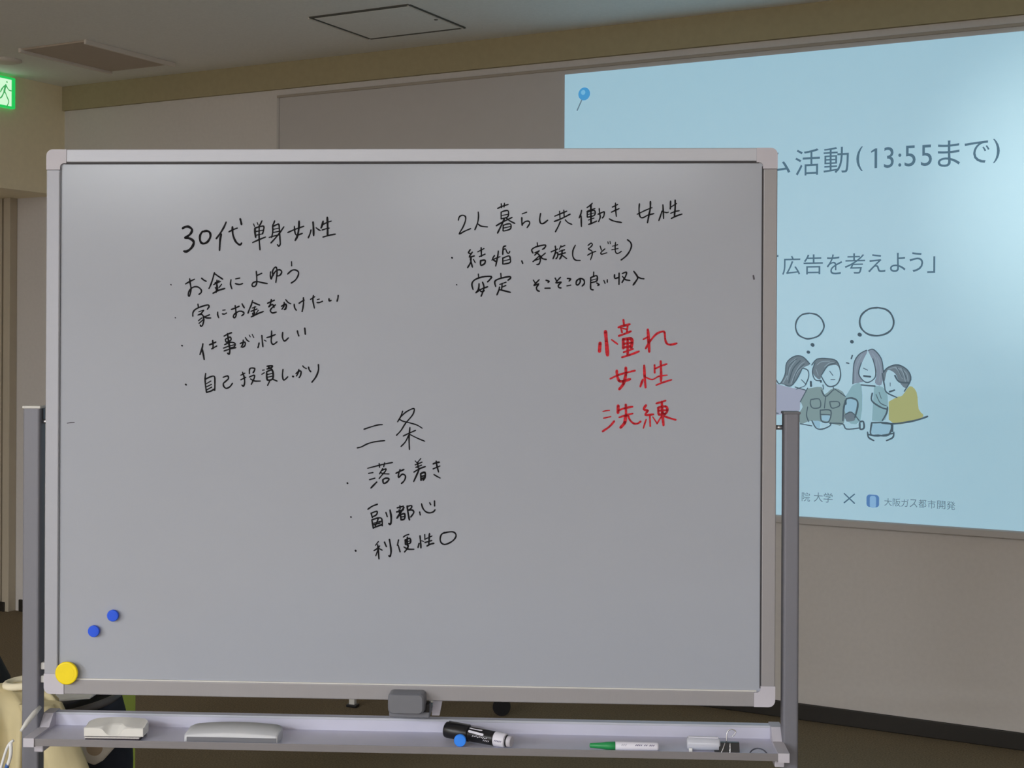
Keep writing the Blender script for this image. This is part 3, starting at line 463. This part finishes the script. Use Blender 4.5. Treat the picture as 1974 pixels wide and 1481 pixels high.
part('frame_rail', MB().box(BL, BL + fw, 0, FT, Z + BB + 0.033, Z + BT - 0.034, 0.0015), M['alum'])
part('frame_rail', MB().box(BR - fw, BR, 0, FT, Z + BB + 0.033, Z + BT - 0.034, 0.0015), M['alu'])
part('painted_edge_line', MB().box(BL + 0.03, BR - 0.03, 0.0008, 0.0035, Z + BT - 0.0245, Z + BT - 0.0215), M['seam_shade'])  # dark strip painted in for the shadow under the top rail
part('painted_edge_line', MB().box(BL + fw, BL + fw + 0.0012, 0.0008, 0.0035, Z + BB + 0.03, Z + BT - 0.03), M['latch'])
part('painted_edge_line', MB().box(BR - fw - 0.0022, BR - fw, 0.0008, 0.0035, Z + BB + 0.03, Z + BT - 0.03), M['seam_shade'])
part('painted_edge_line', MB().box(BL + 0.03, BR - 0.03, 0.0004, 0.0035, Z + BB + 0.0245, Z + BB + 0.0265), M['white'])
def corner(sx, sz):
    cx = BL if sx < 0 else BR; cz = BB if sz < 0 else BT
    L_, T_, R_ = 0.034, 0.0235, 0.011
    out = []
    for k in range(7):
        a = pi / 2 * k / 6
        out.append((R_ - R_ * cos(a), R_ - R_ * sin(a)))     # from (0,R) to (R,0)
    pts = [(0, L_)] + [(u, v) for u, v in out] + [(L_, 0), (L_, T_), (T_ + 0.006, T_)]
    for k in range(1, 5):
        a = pi / 2 * k / 5
        pts.append((T_ + 0.006 - 0.006 * sin(a), T_ + 0.006 - 0.006 * cos(a)))
    pts += [(T_, T_ + 0.006), (T_, L_)]
    poly = [(cx - sx * u, Z + cz - sz * v) for u, v in pts]
    m_ = MB(); m_.prism(poly, 'y', -0.0012, FT + 0.001)
    return m_
for sx in (-1, 1):
    for sz in (-1, 1):
        part('corner_cap', corner(sx, sz), M['cap'])
# posts, feet and cross bars
for sx in (-1, 1):
    xi, xo = (-0.6165, -0.6455) if sx < 0 else (0.6185, 0.6440)
    xa, xb = min(xi, xo), max(xi, xo)
    prof = rrect(xa, xb, 0.0, 0.0275, 0.004, 3)
    part('post', MB().prism(prof, 'z', 0.09, Z + 0.023), M['post'])
    part('post_cap', MB().box(xa - 0.0012, xb + 0.0012, -0.001, 0.0285, Z + 0.0225, Z + 0.027, 0.0015), M['white'] if sx < 0 else M['latch'])
    xg = xi + 0.0004 * (1 if sx < 0 else -1)
    part('post_groove', MB().box(min(xg, xg - sx * 0.0006), max(xg, xg - sx * 0.0006), 0.0095, 0.0135, Z + 0.004, Z + 0.022), M['seam_shade'])
    part('pivot_pin', MB().tube([(xi - 0.001 * sx, 0.012, Z + 0.0005), ((BL if sx < 0 else BR), 0.012, Z + 0.0005)], 0.0038, 12), M['steel'])
    xm = (xa + xb) / 2
    ft = part('foot', MB().box(xm - 0.02, xm + 0.02, -0.29, 0.30, 0.065, 0.092, 0.006), M['post'])
    for yy in (-0.265, 0.275):
        c = MB().tube([(xm - 0.011, yy, 0.025), (xm + 0.011, yy, 0.025)], 0.025, 20)
        part('caster', c, M['black'], ft)
        part('caster_fork', MB().box(xm - 0.014, xm + 0.014, yy - 0.012, yy + 0.012, 0.035, 0.068, 0.003), M['post'], ft)
part('stretcher', MB().box(-0.6165, 0.6185, 0.005, 0.022, 0.22, 0.26, 0.002), M['post'])
# pen tray
TF = Z - 0.5165
TD0, TD1 = -0.055, 0.036
prof = [(TD0, TF - 0.0075), (TD0, TF + 0.003), (TD0 + 0.002, TF + 0.003), (TD0 + 0.0022, TF), (TD1 - 0.001, TF), (TD1 - 0.001, Z - 0.4975),
        (TD1 - 0.001, Z - 0.4955), (TD1 + 0.017, Z - 0.4955), (TD1 + 0.017, Z - 0.499), (TD1 + 0.0015, Z - 0.499), (TD1 + 0.0015, TF - 0.002), (TD0 + 0.012, TF - 0.002), (TD0 + 0.008, TF - 0.0075)]
part('pen_tray', MB().prism(prof, 'x', -0.6, 0.603), M['tray'])
part('tray_lip', MB().box(-0.6, 0.603, TD0 - 0.0012, TD0, TF - 0.0085, TF + 0.0034, 0.0005), M['lip'])
part('tray_rim', MB().box(-0.6, 0.603, TD1 - 0.0018, TD1 + 0.001, Z - 0.4985, Z - 0.4945, 0.0005), M['alul'])
for sx, xa, xb in ((-1, -0.6178, -0.6), (1, 0.603, 0.6208)):
    poly = [(TD0 - 0.003, TF - 0.010), (TD0 - 0.003, TF + 0.0045), (TD0 + 0.06, TF + 0.0045), (TD1 - 0.012, Z - 0.4935), (TD1 + 0.018, Z - 0.4935), (TD1 + 0.018, TF - 0.006), (TD0 + 0.03, TF - 0.012)]
    part('tray_end_cap', MB().prism(poly, 'x', xa, xb), M['cap'])
    part('tray_bracket', MB().box((xa if sx > 0 else xa + 0.002), (xb - 0.002 if sx > 0 else xb), -0.02, 0.03, TF - 0.03, TF - 0.006, 0.002), M['cap'])
for zz in (0.028, 0.05):
    part('side_clip', MB().box(-0.6166, -0.6085, 0.008, 0.02, Z + BB + zz - 0.012, Z + BB + zz, 0.002), M['white'])
part('side_arm', MB().tube([(-0.6120, -0.004, Z - 0.476), (-0.6150, -0.020, Z - 0.482), (-0.6200, -0.038, Z - 0.492), (-0.6250, -0.05, Z - 0.503)], [0.0032, 0.0045, 0.004, 0.0022], 10), M['white'])
# catch that locks the panel upright
lt = MB(); rings = []
lx, lz = 0.0055, Z - 0.4515
for dd, sc in ((0.012, 1.0), (-0.020, 1.0), (-0.0275, 0.96), (-0.030, 0.88)):
    zz0, zz1 = lz - 0.0195, lz + 0.0165
    cx_, cz_ = lx, (zz0 + zz1) / 2
    rings.append([(cx_ + (u) * sc, dd, cz_ + v * sc) for u, v in rrect(-0.0305, 0.0305, -0.0165, 0.0165, 0.0075, 4)])
lt.loft(rings, smooth=False)
part('panel_catch', lt, M['latch'], label='dark grey rounded catch under the bottom rail')
part('catch_base', MB().box(lx - 0.030, lx + 0.037, -0.012, TD1 + 0.015, Z - 0.4800, Z - 0.4705, 0.002), M['latch'])
part('catch_side', MB().box(lx + 0.0305, lx + 0.0365, -0.010, 0.012, Z - 0.477, Z - 0.458, 0.001), M['black'])
part('catch_stay', MB().prism([(lx + 0.039, Z - 0.4545), (lx + 0.055, Z - 0.4545), (lx + 0.049, Z - 0.487), (lx + 0.036, Z - 0.487)], 'y', 0.030, 0.036), M['cap'])
# handwriting
k = 0
for nm, col, chars in INK:
    for strokes in chars:
        ps = []
        for st in strokes:
            pts = [(a / 1e4, b / 1e4) for a, b in zip(st[1::2], st[2::2])]
            k += 1
            ps += [[(u, 0.0035 - 0.0003, Z + v) for u, v in q] for q in ribbon(pts, st[0] / 1e4, k)]
        o = flat(ps, 'pen_mark' if col == 'grey' else 'handwritten_character', {'black': M['ink'], 'red': M['inkred'], 'grey': M['inkgrey']}[col], panel)
        o['label'] = '%s handwriting, %s' % (col, nm) if col != 'grey' else nm

# ------------------------------------------------------------------ magnets
def magnet(name, x, z, r, th, m, label, grp=None, yoff=0.0032):
    t = thing(name, label, 'magnet', BW(x, yoff, z), BY, grp)
    c = MB(); rr = []
    for y, q in ((0, 0.86), (-th * 0.25, 0.95), (-th * 0.8, 1.0), (-th * 0.97, 0.95), (-th, 0.88)):
        rr.append([(q * r * cos(2 * pi * k / 36), y, q * r * sin(2 * pi * k / 36)) for k in range(36)])
    c.loft(rr).build('magnet_cap', m, t)
    MB().loft([[(r * 0.7 * cos(2 * pi * k / 36), y, r * 0.7 * sin(2 * pi * k / 36)) for k in range(36)] for y in (-th - 0.0003, -th)], smooth=False).build('magnet_face', m, t)
    return t
magnet('round_magnet', -0.4895, -0.3215, 0.0098, 0.008, M['blue'], 'small blue round magnet, the upper right one of the two on the whiteboard')
magnet('round_magnet', -0.5218, -0.3480, 0.0098, 0.008, M['blue'], 'small blue round magnet, the lower left one nearer the whiteboard frame')
magnet('round_magnet', -0.5655, -0.4175, 0.0192, 0.0085, M['yellow'], 'large yellow round magnet over the bottom left corner of the whiteboard', yoff=-0.0016)

# ------------------------------------------------------------------ things in the tray
def tray_thing(name, label, cat, x, d, rz=0.0):
    return thing(name, label, cat, BW(x, d, TF - Z + 0.0002), BY + rz)
# eraser with a thumb scoop
t = tray_thing('whiteboard_eraser', 'white eraser with a scooped front and striped felt, left end of tray', 'eraser', -0.4705, -0.0290, 0.02)
W2, D2 = 0.0485, 0.0235
rings = []
for i in range(49):
    x = -W2 + 2 * W2 * i / 48; u = i / 48
    tp = 0.027 - 0.003 * abs(2 * u - 1) ** 2
    e = min(1, min(u, 1 - u) / 0.10); dback = D2 * (0.25 + 0.75 * math.sqrt(e))
    fr = 0.0215
    s = math.exp(-((u - 0.49) / 0.155) ** 4)
    hf = fr - 0.0115 * s
    rings.append([(x, -D2, 0.0085), (x, -D2 - 0.0005, hf), (x, -D2 + 0.002 + 0.016 * s, fr + 0.001), (x, -D2 + 0.004 + 0.018 * s, tp - 0.003),
                  (x, dback - 0.006, tp + 0.0015), (x, dback, tp - 0.003), (x, dback, 0.0085)])
MB().loft(rings, smooth=False).build('eraser_shell', M['eraser'], t)
for z0, z1, m_, ins in ((0.0070, 0.0085, 'felt', 0.0015), (0.0050, 0.0070, 'feltw', 0.0004), (0.0, 0.0050, 'felt', 0.0015)):
    MB().box(-W2 + ins, W2 - 0.006 - ins, -D2 + ins, D2 - ins, z0, z1).build('felt_layer', M[m_], t)
# long arched eraser block
t = tray_thing('cleaning_block', 'long pale grey arched cleaning block, second from the left in the tray', 'eraser', -0.2775, -0.0230, 0.0)
W2, D2 = 0.0765, 0.027
rings = []
for i in range(33):
    u = i / 32; x = -W2 + 2 * W2 * u
    arch = 0.0045 * (1 - (2 * u - 1) ** 2)
    e = min(1, min(u, 1 - u) / 0.06); db = D2 * (0.45 + 0.55 * math.sqrt(e))
    rings.append([(x, -D2, 0.0), (x, -D2 + 0.001, 0.0105 + arch), (x, -D2 + 0.003, 0.0125 + arch), (x, db - 0.004, 0.0165 + arch), (x, db, 0.0145 + arch), (x, db, 0)])
MB().loft(rings, smooth=True).build('block_body', M['eraser2'], t)
MB().box(-W2 + 0.004, W2 - 0.002, -D2 - 0.0006, -D2 + 0.002, 0.0, 0.0095).build('block_pad', M['latch'], t)
# thick black marker, lying askew
def lathe_x(prof, n=24):
    return MB().loft([[(x, r * cos(2 * pi * k / n), r * sin(2 * pi * k / n)) for k in range(n)] for x, r in prof])
t = tray_thing('black_marker', 'thick black marker with a white end band lying askew in the tray', 'marker', 0.1245, -0.0235, -0.42)
t.location.z = TF + 0.0132
t.rotation_euler = (0, 0.030, BY - 0.42)
lathe_x([(-0.0615, 0.0095), (-0.0605, 0.0125), (-0.058, 0.0132), (-0.018, 0.0128), (-0.0175, 0.0118)]).build('marker_cap', M['black'], t)
MB().box(-0.056, -0.016, -0.0012, 0.0012, 0.0122, 0.0152, 0.0008).build('cap_clip', M['black'], t)
lathe_x([(-0.0176, 0.0112), (-0.016, 0.0117), (0.026, 0.0115), (0.031, 0.0114)]).build('marker_barrel', M['black'], t)
lathe_x([(0.0305, 0.01145), (0.0315, 0.0117), (0.049, 0.0116), (0.050, 0.0108)]).build('marker_band', M['mwhite'], t)
lathe_x([(0.0495, 0.0095), (0.056, 0.0090), (0.060, 0.0086), (0.0605, 0.0075)]).build('end_plug', M['cap'], t)
lathe_x([(0.051, 0.0096), (0.0535, 0.0096)]).build('plug_ring', M['black'], t)
def wrap_mark(pts, r, wd, seed):
    """print wrapped on a barrel: pts = (x, angle in degrees)"""
    out = []
    for q in ribbon([(x, radians(a) * r) for x, a in pts], wd, seed):
        out.append([(x, -r * cos(s / r), r * sin(s / r)) for x, s in q])
    return out
ps = wrap_mark([(-0.013, 38), (0.012, 30)], 0.0121, 0.0042, 1) + wrap_mark([(-0.014, 68), (-0.004, 64), (0.008, 66)], 0.0121, 0.0022, 2)
for j in range(9): ps += wrap_mark([(-0.006 + j * 0.0032, 2 + (j % 3) * 4), (-0.0045 + j * 0.0032, 13 - (j % 2) * 5)], 0.0121, 0.0011, j)
for j in range(4): ps += wrap_mark([(0.014 + j * 0.003, -16), (0.0158 + j * 0.003, -6)], 0.0121, 0.0011, j)
flat(ps, 'marker_print', M['mwhite'], t)
ps = []
for j in range(5): ps += wrap_mark([(0.0345 + j * 0.0027, 0), (0.0360 + j * 0.0027, 9)], 0.0121, 0.0012, j)
flat(ps, 'band_print', M['mtext'], t)
# light blue magnet leaning on the lip
t = thing('round_magnet', 'light blue round magnet standing in the tray against the black marker', 'magnet', BW(0.0960, -0.0455, -0.5048), BY)
MB().loft([[(q * 0.0100 * cos(2 * pi * k / 32), y, q * 0.0100 * sin(2 * pi * k / 32)) for k in range(32)] for y, q in ((0.004, 0.9), (0, 1.0), (-0.0035, 0.97), (-0.0045, 0.88))]).build('magnet_cap', M['ltblue'], t)
MB().loft([[(0.007 * cos(2 * pi * k / 32), y, 0.007 * sin(2 * pi * k / 32)) for k in range(32)] for y in (-0.0045, -0.0047)], smooth=False).build('magnet_face', M['ltblue'], t)
# green marker
t = tray_thing('green_marker', 'slim white marker with a green cap lying along the tray lip', 'marker', 0.362, -0.0445, 0.0)
t.location.z = TF + 0.0072
lathe_x([(-0.0575, 0.0020), (-0.0565, 0.0036), (-0.040, 0.0048), (-0.030, 0.0062), (-0.0165, 0.0068), (-0.016, 0.006)]).build('marker_cap', M['green'], t)
lathe_x([(-0.0162, 0.0064), (-0.0155, 0.0070), (0.050, 0.0070), (0.0525, 0.0062), (0.0530, 0.0045)]).build('marker_barrel', M['mwhite'], t)
ps = []
for j in range(11):
    if j in (4, 7): continue
    ps += wrap_mark([(0.016 + j * 0.0028, 24), (0.0176 + j * 0.0028, 36)], 0.0072, 0.0013, j)
for j in range(3): ps += wrap_mark([(-0.006 + j * 0.003, 20), (-0.005 + j * 0.003, 42)], 0.0072, 0.0007, j)
flat(ps, 'marker_print', M['mtext'], t)
# clear plastic case
t = tray_thing('clear_plastic_case', 'clear plastic tube case beside the binder clip in the tray', 'case', 0.489, -0.0350, -0.05)
t.location.z = TF + 0.0108
lathe_x([(-0.0285, 0.006), (-0.0275, 0.0095), (-0.024, 0.0105), (0.022, 0.0100), (0.0245, 0.0092), (0.025, 0.006)]).build('case_tube', M['clear'], t)
MB().box(-0.026, 0.022, -0.0030, 0.0030, 0.0096, 0.0112, 0.0008).build('case_ridge', M['mwhite'], t)
MB().box(-0.0255, -0.0195, -0.0135, -0.0105, -0.0105, -0.0040, 0.001).build('case_tab', M['paper'], t)
# binder clip
t = tray_thing('binder_clip', 'black binder clip with silver wire handles near the right end of the tray', 'clip', 0.5275, -0.0400, 0.0)
MB().prism([(-0.0100, 0.0), (0.0085, 0.0), (0.0028, 0.0155), (-0.0030, 0.0155)], 'x', -0.0165, 0.0160).build('clip_body', M['black'], t)
MB().box(-0.0235, -0.0165, -0.0098, 0.004, 0.0, 0.0028, 0.0008).build('clip_lip', M['black'], t)
def wire(pts, r, n=8, sub=4):
    p = [Vector(q) for q in pts]; out = []
    for i in range(len(p) - 1):
        p0, p1, p2, p3 = p[max(i - 1, 0)], p[i], p[i + 1], p[min(i + 2, len(p) - 1)]
        for k in range(sub):
            u = k / sub
            out.append(0.5 * (2 * p1 + (p2 - p0) * u + (2 * p0 - 5 * p1 + 4 * p2 - p3) * u * u + (3 * p1 - p0 - 3 * p2 + p3) * u ** 3))
    out.append(p[-1])
    return MB().tube(out, r, n)
wire([(-0.0135, -0.0104, 0.001), (-0.0105, -0.0085, 0.007), (-0.0070, -0.0050, 0.0155)], 0.0009).build('clip_handle', M['steel'], t)
wire([(0.0005, -0.0106, 0.001), (0.0008, -0.0085, 0.007), (0.0012, -0.0050, 0.0155)], 0.0009).build('clip_handle', M['steel'], t)
wire([(-0.004, 0.002, 0.0150), (-0.0035, 0.003, 0.024), (-0.002, 0.004, 0.0315), (0.0035, 0.0045, 0.0345), (0.0095, 0.0045, 0.0330), (0.0105, 0.004, 0.0290), (0.0045, 0.003, 0.023)], 0.0010).build('clip_handle', M['steel'], t)
t = tray_thing('wire_loop', 'thin grey wire loop lying in the right end of the tray', 'wire', 0.573, -0.035, 0.0)
wire([(-0.014, -0.016, 0.001), (-0.009, -0.008, 0.004), (0, -0.004, 0.006), (0.009, -0.008, 0.0045), (0.014, -0.016, 0.001)], 0.0011).build('loop_strand', M['wire'], t)

# ------------------------------------------------------------------ chair with coat, bags behind the left post
FW = Vector((-sin(YAW), cos(YAW), 0)); RT = Vector((cos(YAW), sin(YAW), 0))
def CW(x, y, z): return Vector((0, 0, 0)) + RT * x + FW * y + Vector((0, 0, z))
# chair carrying the coat (local x = to the right, y = away from the camera)
def chair(name, label, x, y, rz, top=0.70):
    t = thing(name, label, 'chair', CW(x, y, 0), YAW + rz)
    MB().box(-0.21, 0.21, -0.03, 0.40, 0.42, 0.455, 0.012).build('seat', M['navy'], t)
    MB().box(-0.20, 0.20, -0.075, -0.045, 0.50, top, 0.012).build('backrest', M['navy'], t)
    for sx in (-1, 1):
        MB().tube([(sx * 0.19, 0.36, 0.0), (sx * 0.19, 0.34, 0.42)], 0.011, 10).build('leg', M['steel'], t)
        MB().tube([(sx * 0.19, -0.10, 0.0), (sx * 0.19, -0.02, 0.42), (sx * 0.19, -0.06, top - 0.04)], 0.011, 10).build('leg', M['steel'], t)
    return t
ch = chair('stacking_chair', 'chair under the beige coat, left of the whiteboard', -1.13, 2.675, pi)
t = thing('low_stool', 'small white stool carrying the dark bag behind the left end of the tray', 'stool', CW(-0.90, 3.0, 0), YAW)
MB().box(-0.13, 0.13, -0.14, 0.14, 0.405, 0.43, 0.004).build('seat', M['white'], t)
for sx in (-1, 1):
    for sy in (-1, 1):
        MB().box(sx * 0.115 - 0.012, sx * 0.115 + 0.012, sy * 0.125 - 0.012, sy * 0.125 + 0.012, 0, 0.405, 0.002).build('leg', M['white'], t)
# coat draped over the backrest
t = thing('beige_coat', 'beige coat draped over a chair behind the left post', 'coat', CW(-1.13, 2.735, 0), YAW)
rings = []; n = 160
rnd = random.Random(4)
for i in range(27):
    v = i / 26; z = 0.735 - 0.46 * v
    ex = 0.212 + 0.02 * v + 0.04 * v * v; ey = 0.055 + 0.06 * v
    if i == 0: ex *= 0.80; ey *= 0.35
    if i == 1: ex *= 0.93; ey *= 0.75
    r = []
    for j in range(n):
        a = 2 * pi * j / n
        fold = (0.9 * (1 - 1.7 * abs(sin(8.5 * a + 0.9 * v)) ** 0.8) + 0.30 * sin(17 * a + 2 + 1.1 * v) + 0.35 * sin(5 * a - 1.4 * v)) * (0.16 + 1.0 * v ** 0.55)
        sag = 0.004 * sin(2 * a + 0.6) * (1 - v)
        r.append((ex * cos(a) * (1 + 0.07 * fold), ey * (abs(sin(a)) ** 0.8 * (1 if sin(a) > 0 else -1)) * (1 + 0.25 * fold) - 0.030 * fold * min(1, v * 6), z + sag + 0.003 * sin(3 * a)))
    rings.append(r)
c = MB().loft(rings, caps=False); c.add(rings[0], [tuple(reversed(range(n)))]); c.build('coat_body', M['coat'], t)
sl_r = []
for i in range(20):
    v = i / 19; zz = 0.715 - 0.42 * v; cx = 0.195 + 0.17 * v; cy = -0.05 - 0.02 * v; rr = 0.036 + 0.018 * v
    sl_r.append([(cx + rr * (1 + 0.16 * sin(4 * a_ + 5 * v) + 0.08 * sin(9 * a_)) * cos(a_), cy + 0.7 * rr * (1 + 0.16 * sin(3 * a_ + 7 * v)) * sin(a_), zz) for a_ in [2 * pi * q / 24 for q in range(24)]])
MB().loft(sl_r).build('sleeve', M['coat'], t)
rg = [( 0.150 + 0.040 * cos(2 * pi * k / 28), 0.0 + 0.036 * sin(2 * pi * k / 28), 0.744 + 0.004 * cos(2 * pi * k / 28)) for k in range(29)]
c = MB(); c.tube(rg, 0.0075, 10); c.build('collar', M['coatl'], t)
# dark bag with a stiff rim, papers in it
t = thing('dark_tote_bag', 'dark round-edged tote bag on a chair behind the left end of the tray', 'bag', CW(-0.93, 2.93, 0.4315), YAW)
rings = []
for i in range(16):
    v = i / 15; z = 0.215 * v
    xl = -0.071 - 0.006 * sin(v * pi); xr = 0.095 + 0.020 * sin((1 - v) * pi * 0.9) - 0.010 * v
    rings.append([((xl + xr) / 2 + (xr - xl) / 2 * cos(a_), 0.062 * sin(a_), z + 0.018 * v * cos(a_)) for a_ in [2 * pi * q / 40 for q in range(40)]])
MB().loft(rings).build('bag_body', M['navy'], t)
rim = [(0.002 + 0.075 * cos(2 * pi * k / 40), 0.065 * sin(2 * pi * k / 40), 0.215 + 0.018 * cos(2 * pi * k / 40)) for k in range(41)]
MB().tube(rim, 0.0085, 10).build('bag_rim', M['blackrim'], t)
p_ = MB(); p_.add([(-0.060, -0.030, -0.006), (0.03, -0.040, 0.004), (0.052, 0.040, 0.014), (-0.055, 0.045, 0.004), (-0.060, -0.030, -0.003), (0.03, -0.040, 0.007), (0.052, 0.040, 0.017), (-0.055, 0.045, 0.007)],
      [(3, 2, 1, 0), (4, 5, 6, 7), (0, 1, 5, 4), (1, 2, 6, 5), (2, 3, 7, 6), (3, 0, 4, 7)])
o = p_.build('loose_papers', M['paper'], loc=CW(-0.932, 2.935, 0.4315 + 0.232), rot=(0, 0, YAW))
tag(o, 'white papers sticking out of the dark tote bag', 'papers')
o = MB().box(-0.0145, 0.0145, -0.06, 0.06, 0.0, 0.30, 0.002).build('lime_folder', M['lime'], loc=CW(-0.882, 3.066, 0.4315), rot=(0, 0, YAW))
tag(o, 'lime green folder standing beside the dark tote bag', 'folder')
# pale cloth bag corner with a brown patch
t = thing('pale_cloth_bag', 'small pale cloth bag with a brown round patch hanging under the tray', 'bag', CW(-0.858, 2.845, 0.4450), YAW)
poly = [(-0.060, 0.180), (0.040, 0.180), (0.026, 0.135), (0.002, 0.108), (-0.016, 0.098), (-0.030, 0.104), (-0.050, 0.140)]
bmx = MB().prism(poly, 'y', -0.012, 0.012).build('bag_cloth', M['pale'], t)
bmx.modifiers.new('bevel', 'BEVEL').width = 0.006
bmx.modifiers['bevel'].segments = 3
MB().loft([[(-0.014 + 0.017 * cos(2 * pi * k / 24), y, 0.136 + 0.016 * sin(2 * pi * k / 24)) for k in range(24)] for y in (-0.0128, -0.0115)], smooth=False).build('bag_patch', M['patch'], t)
# dark backpack at the picture's left edge
t = thing('black_backpack', 'black backpack cut off by the left edge of the photo, behind the beige coat', 'bag', CW(-1.405, 3.36, 0), YAW)
rings = []
for i in range(14):
    v = i / 13; z = 0.70 * v
    s = (1 - max(0, (v - 0.80) / 0.20) ** 2.2) ** 0.5 if v < 1 else 0.05
    rings.append([(0.16 * s * cos(a_), 0.10 * s * sin(a_), z) for a_ in [2 * pi * q / 28 for q in range(28)]])
MB().loft(rings).build('pack_body', M['blackc'], t)
MB().tube([(0.10, -0.09, 0.62), (0.13, -0.115, 0.5), (0.12, -0.11, 0.3)], 0.012, 10).build('shoulder_strap', M['navy'], t)
# strap hanging from the tray's left end
t = thing('hanging_strap', 'white and blue strap hanging beside the left post below the tray', 'strap', BW(-0.6470, -0.052, -0.528), BY)
wire([(0.010, 0.002, 0.010), (0.002, 0, 0.002), (-0.006, 0, -0.020), (-0.013, 0, -0.050), (-0.019, 0.004, -0.1), (-0.02, 0.01, -0.16)], 0.0022).build('white_cord', M['paper'], t)
wire([(0.006, 0.0, 0.006), (0.007, -0.002, -0.012), (0.002, -0.002, -0.03)], 0.0030).build('white_tag', M['paper'], t)
wire([(0.002, -0.002, -0.028), (-0.004, 0, -0.05), (-0.010, 0.002, -0.10)], 0.0034).build('blue_tag', M['strapb'], t)

# ------------------------------------------------------------------ table near the back wall, only its feet show under the board
t = thing('meeting_table', 'white-legged table on casters near the back wall, only its feet visible under the whiteboard', 'table', (-2.62, 4.50, 0), 0.12)
MB().box(-0.6, 0.6, -0.25, 0.25, 0.70, 0.725, 0.004).build('tabletop', M['white'], t)
def at_table(p):   # room point -> the table's own frame
    q = Vector(p) - Vector((-2.62, 4.50, 0)); return Matrix.Rotation(-0.12, 3, 'Z') @ q
a = at_table((-2.9985, 4.3746, 0))
MB().box(a.x - 0.012, a.x + 0.012, a.y - 0.010, a.y + 0.010, 0.008, 0.70, 0.002).build('leg', M['white'], t)
MB().box(a.x - 0.022, a.x + 0.022, a.y - 0.015, a.y + 0.015, 0.0, 0.012, 0.003).build('foot_pad', M['black'], t)
b_ = at_table((-2.6845, 4.4723, 0))
MB().tube([(b_.x - 0.02, b_.y, 0.0), (b_.x + 0.02, b_.y, 0.10), (b_.x + 0.20, b_.y, 0.70)], 0.017, 12).build('leg', M['white'], t)
c_ = at_table((-2.4346, 4.5526, 0))
MB().tube([(c_.x + 0.004, c_.y - 0.012, 0.034), (c_.x - 0.004, c_.y + 0.012, 0.034)], 0.034, 28).build('caster', M['black'], t)
MB().box(c_.x - 0.016, c_.x + 0.016, c_.y - 0.02, c_.y + 0.02, 0.055, 0.70, 0.004).build('leg', M['black'], t)

# unseen white table added below the frame to bounce light onto the whiteboard
t = thing('bounce_table', 'unseen white-topped table added to bounce light, standing in front of the whiteboard, below the frame', 'table', CW(0.0, 0.95, 0), YAW)
MB().box(-0.9, 0.9, -0.45, 0.45, 0.69, 0.72, 0.005).build('tabletop', M['paper'], t)
for sx in (-1, 1):
    for sy in (-1, 1):
        MB().box(sx * 0.85 - 0.02, sx * 0.85 + 0.02, sy * 0.40 - 0.02, sy * 0.40 + 0.02, 0, 0.69, 0.003).build('leg', M['alu'], t)
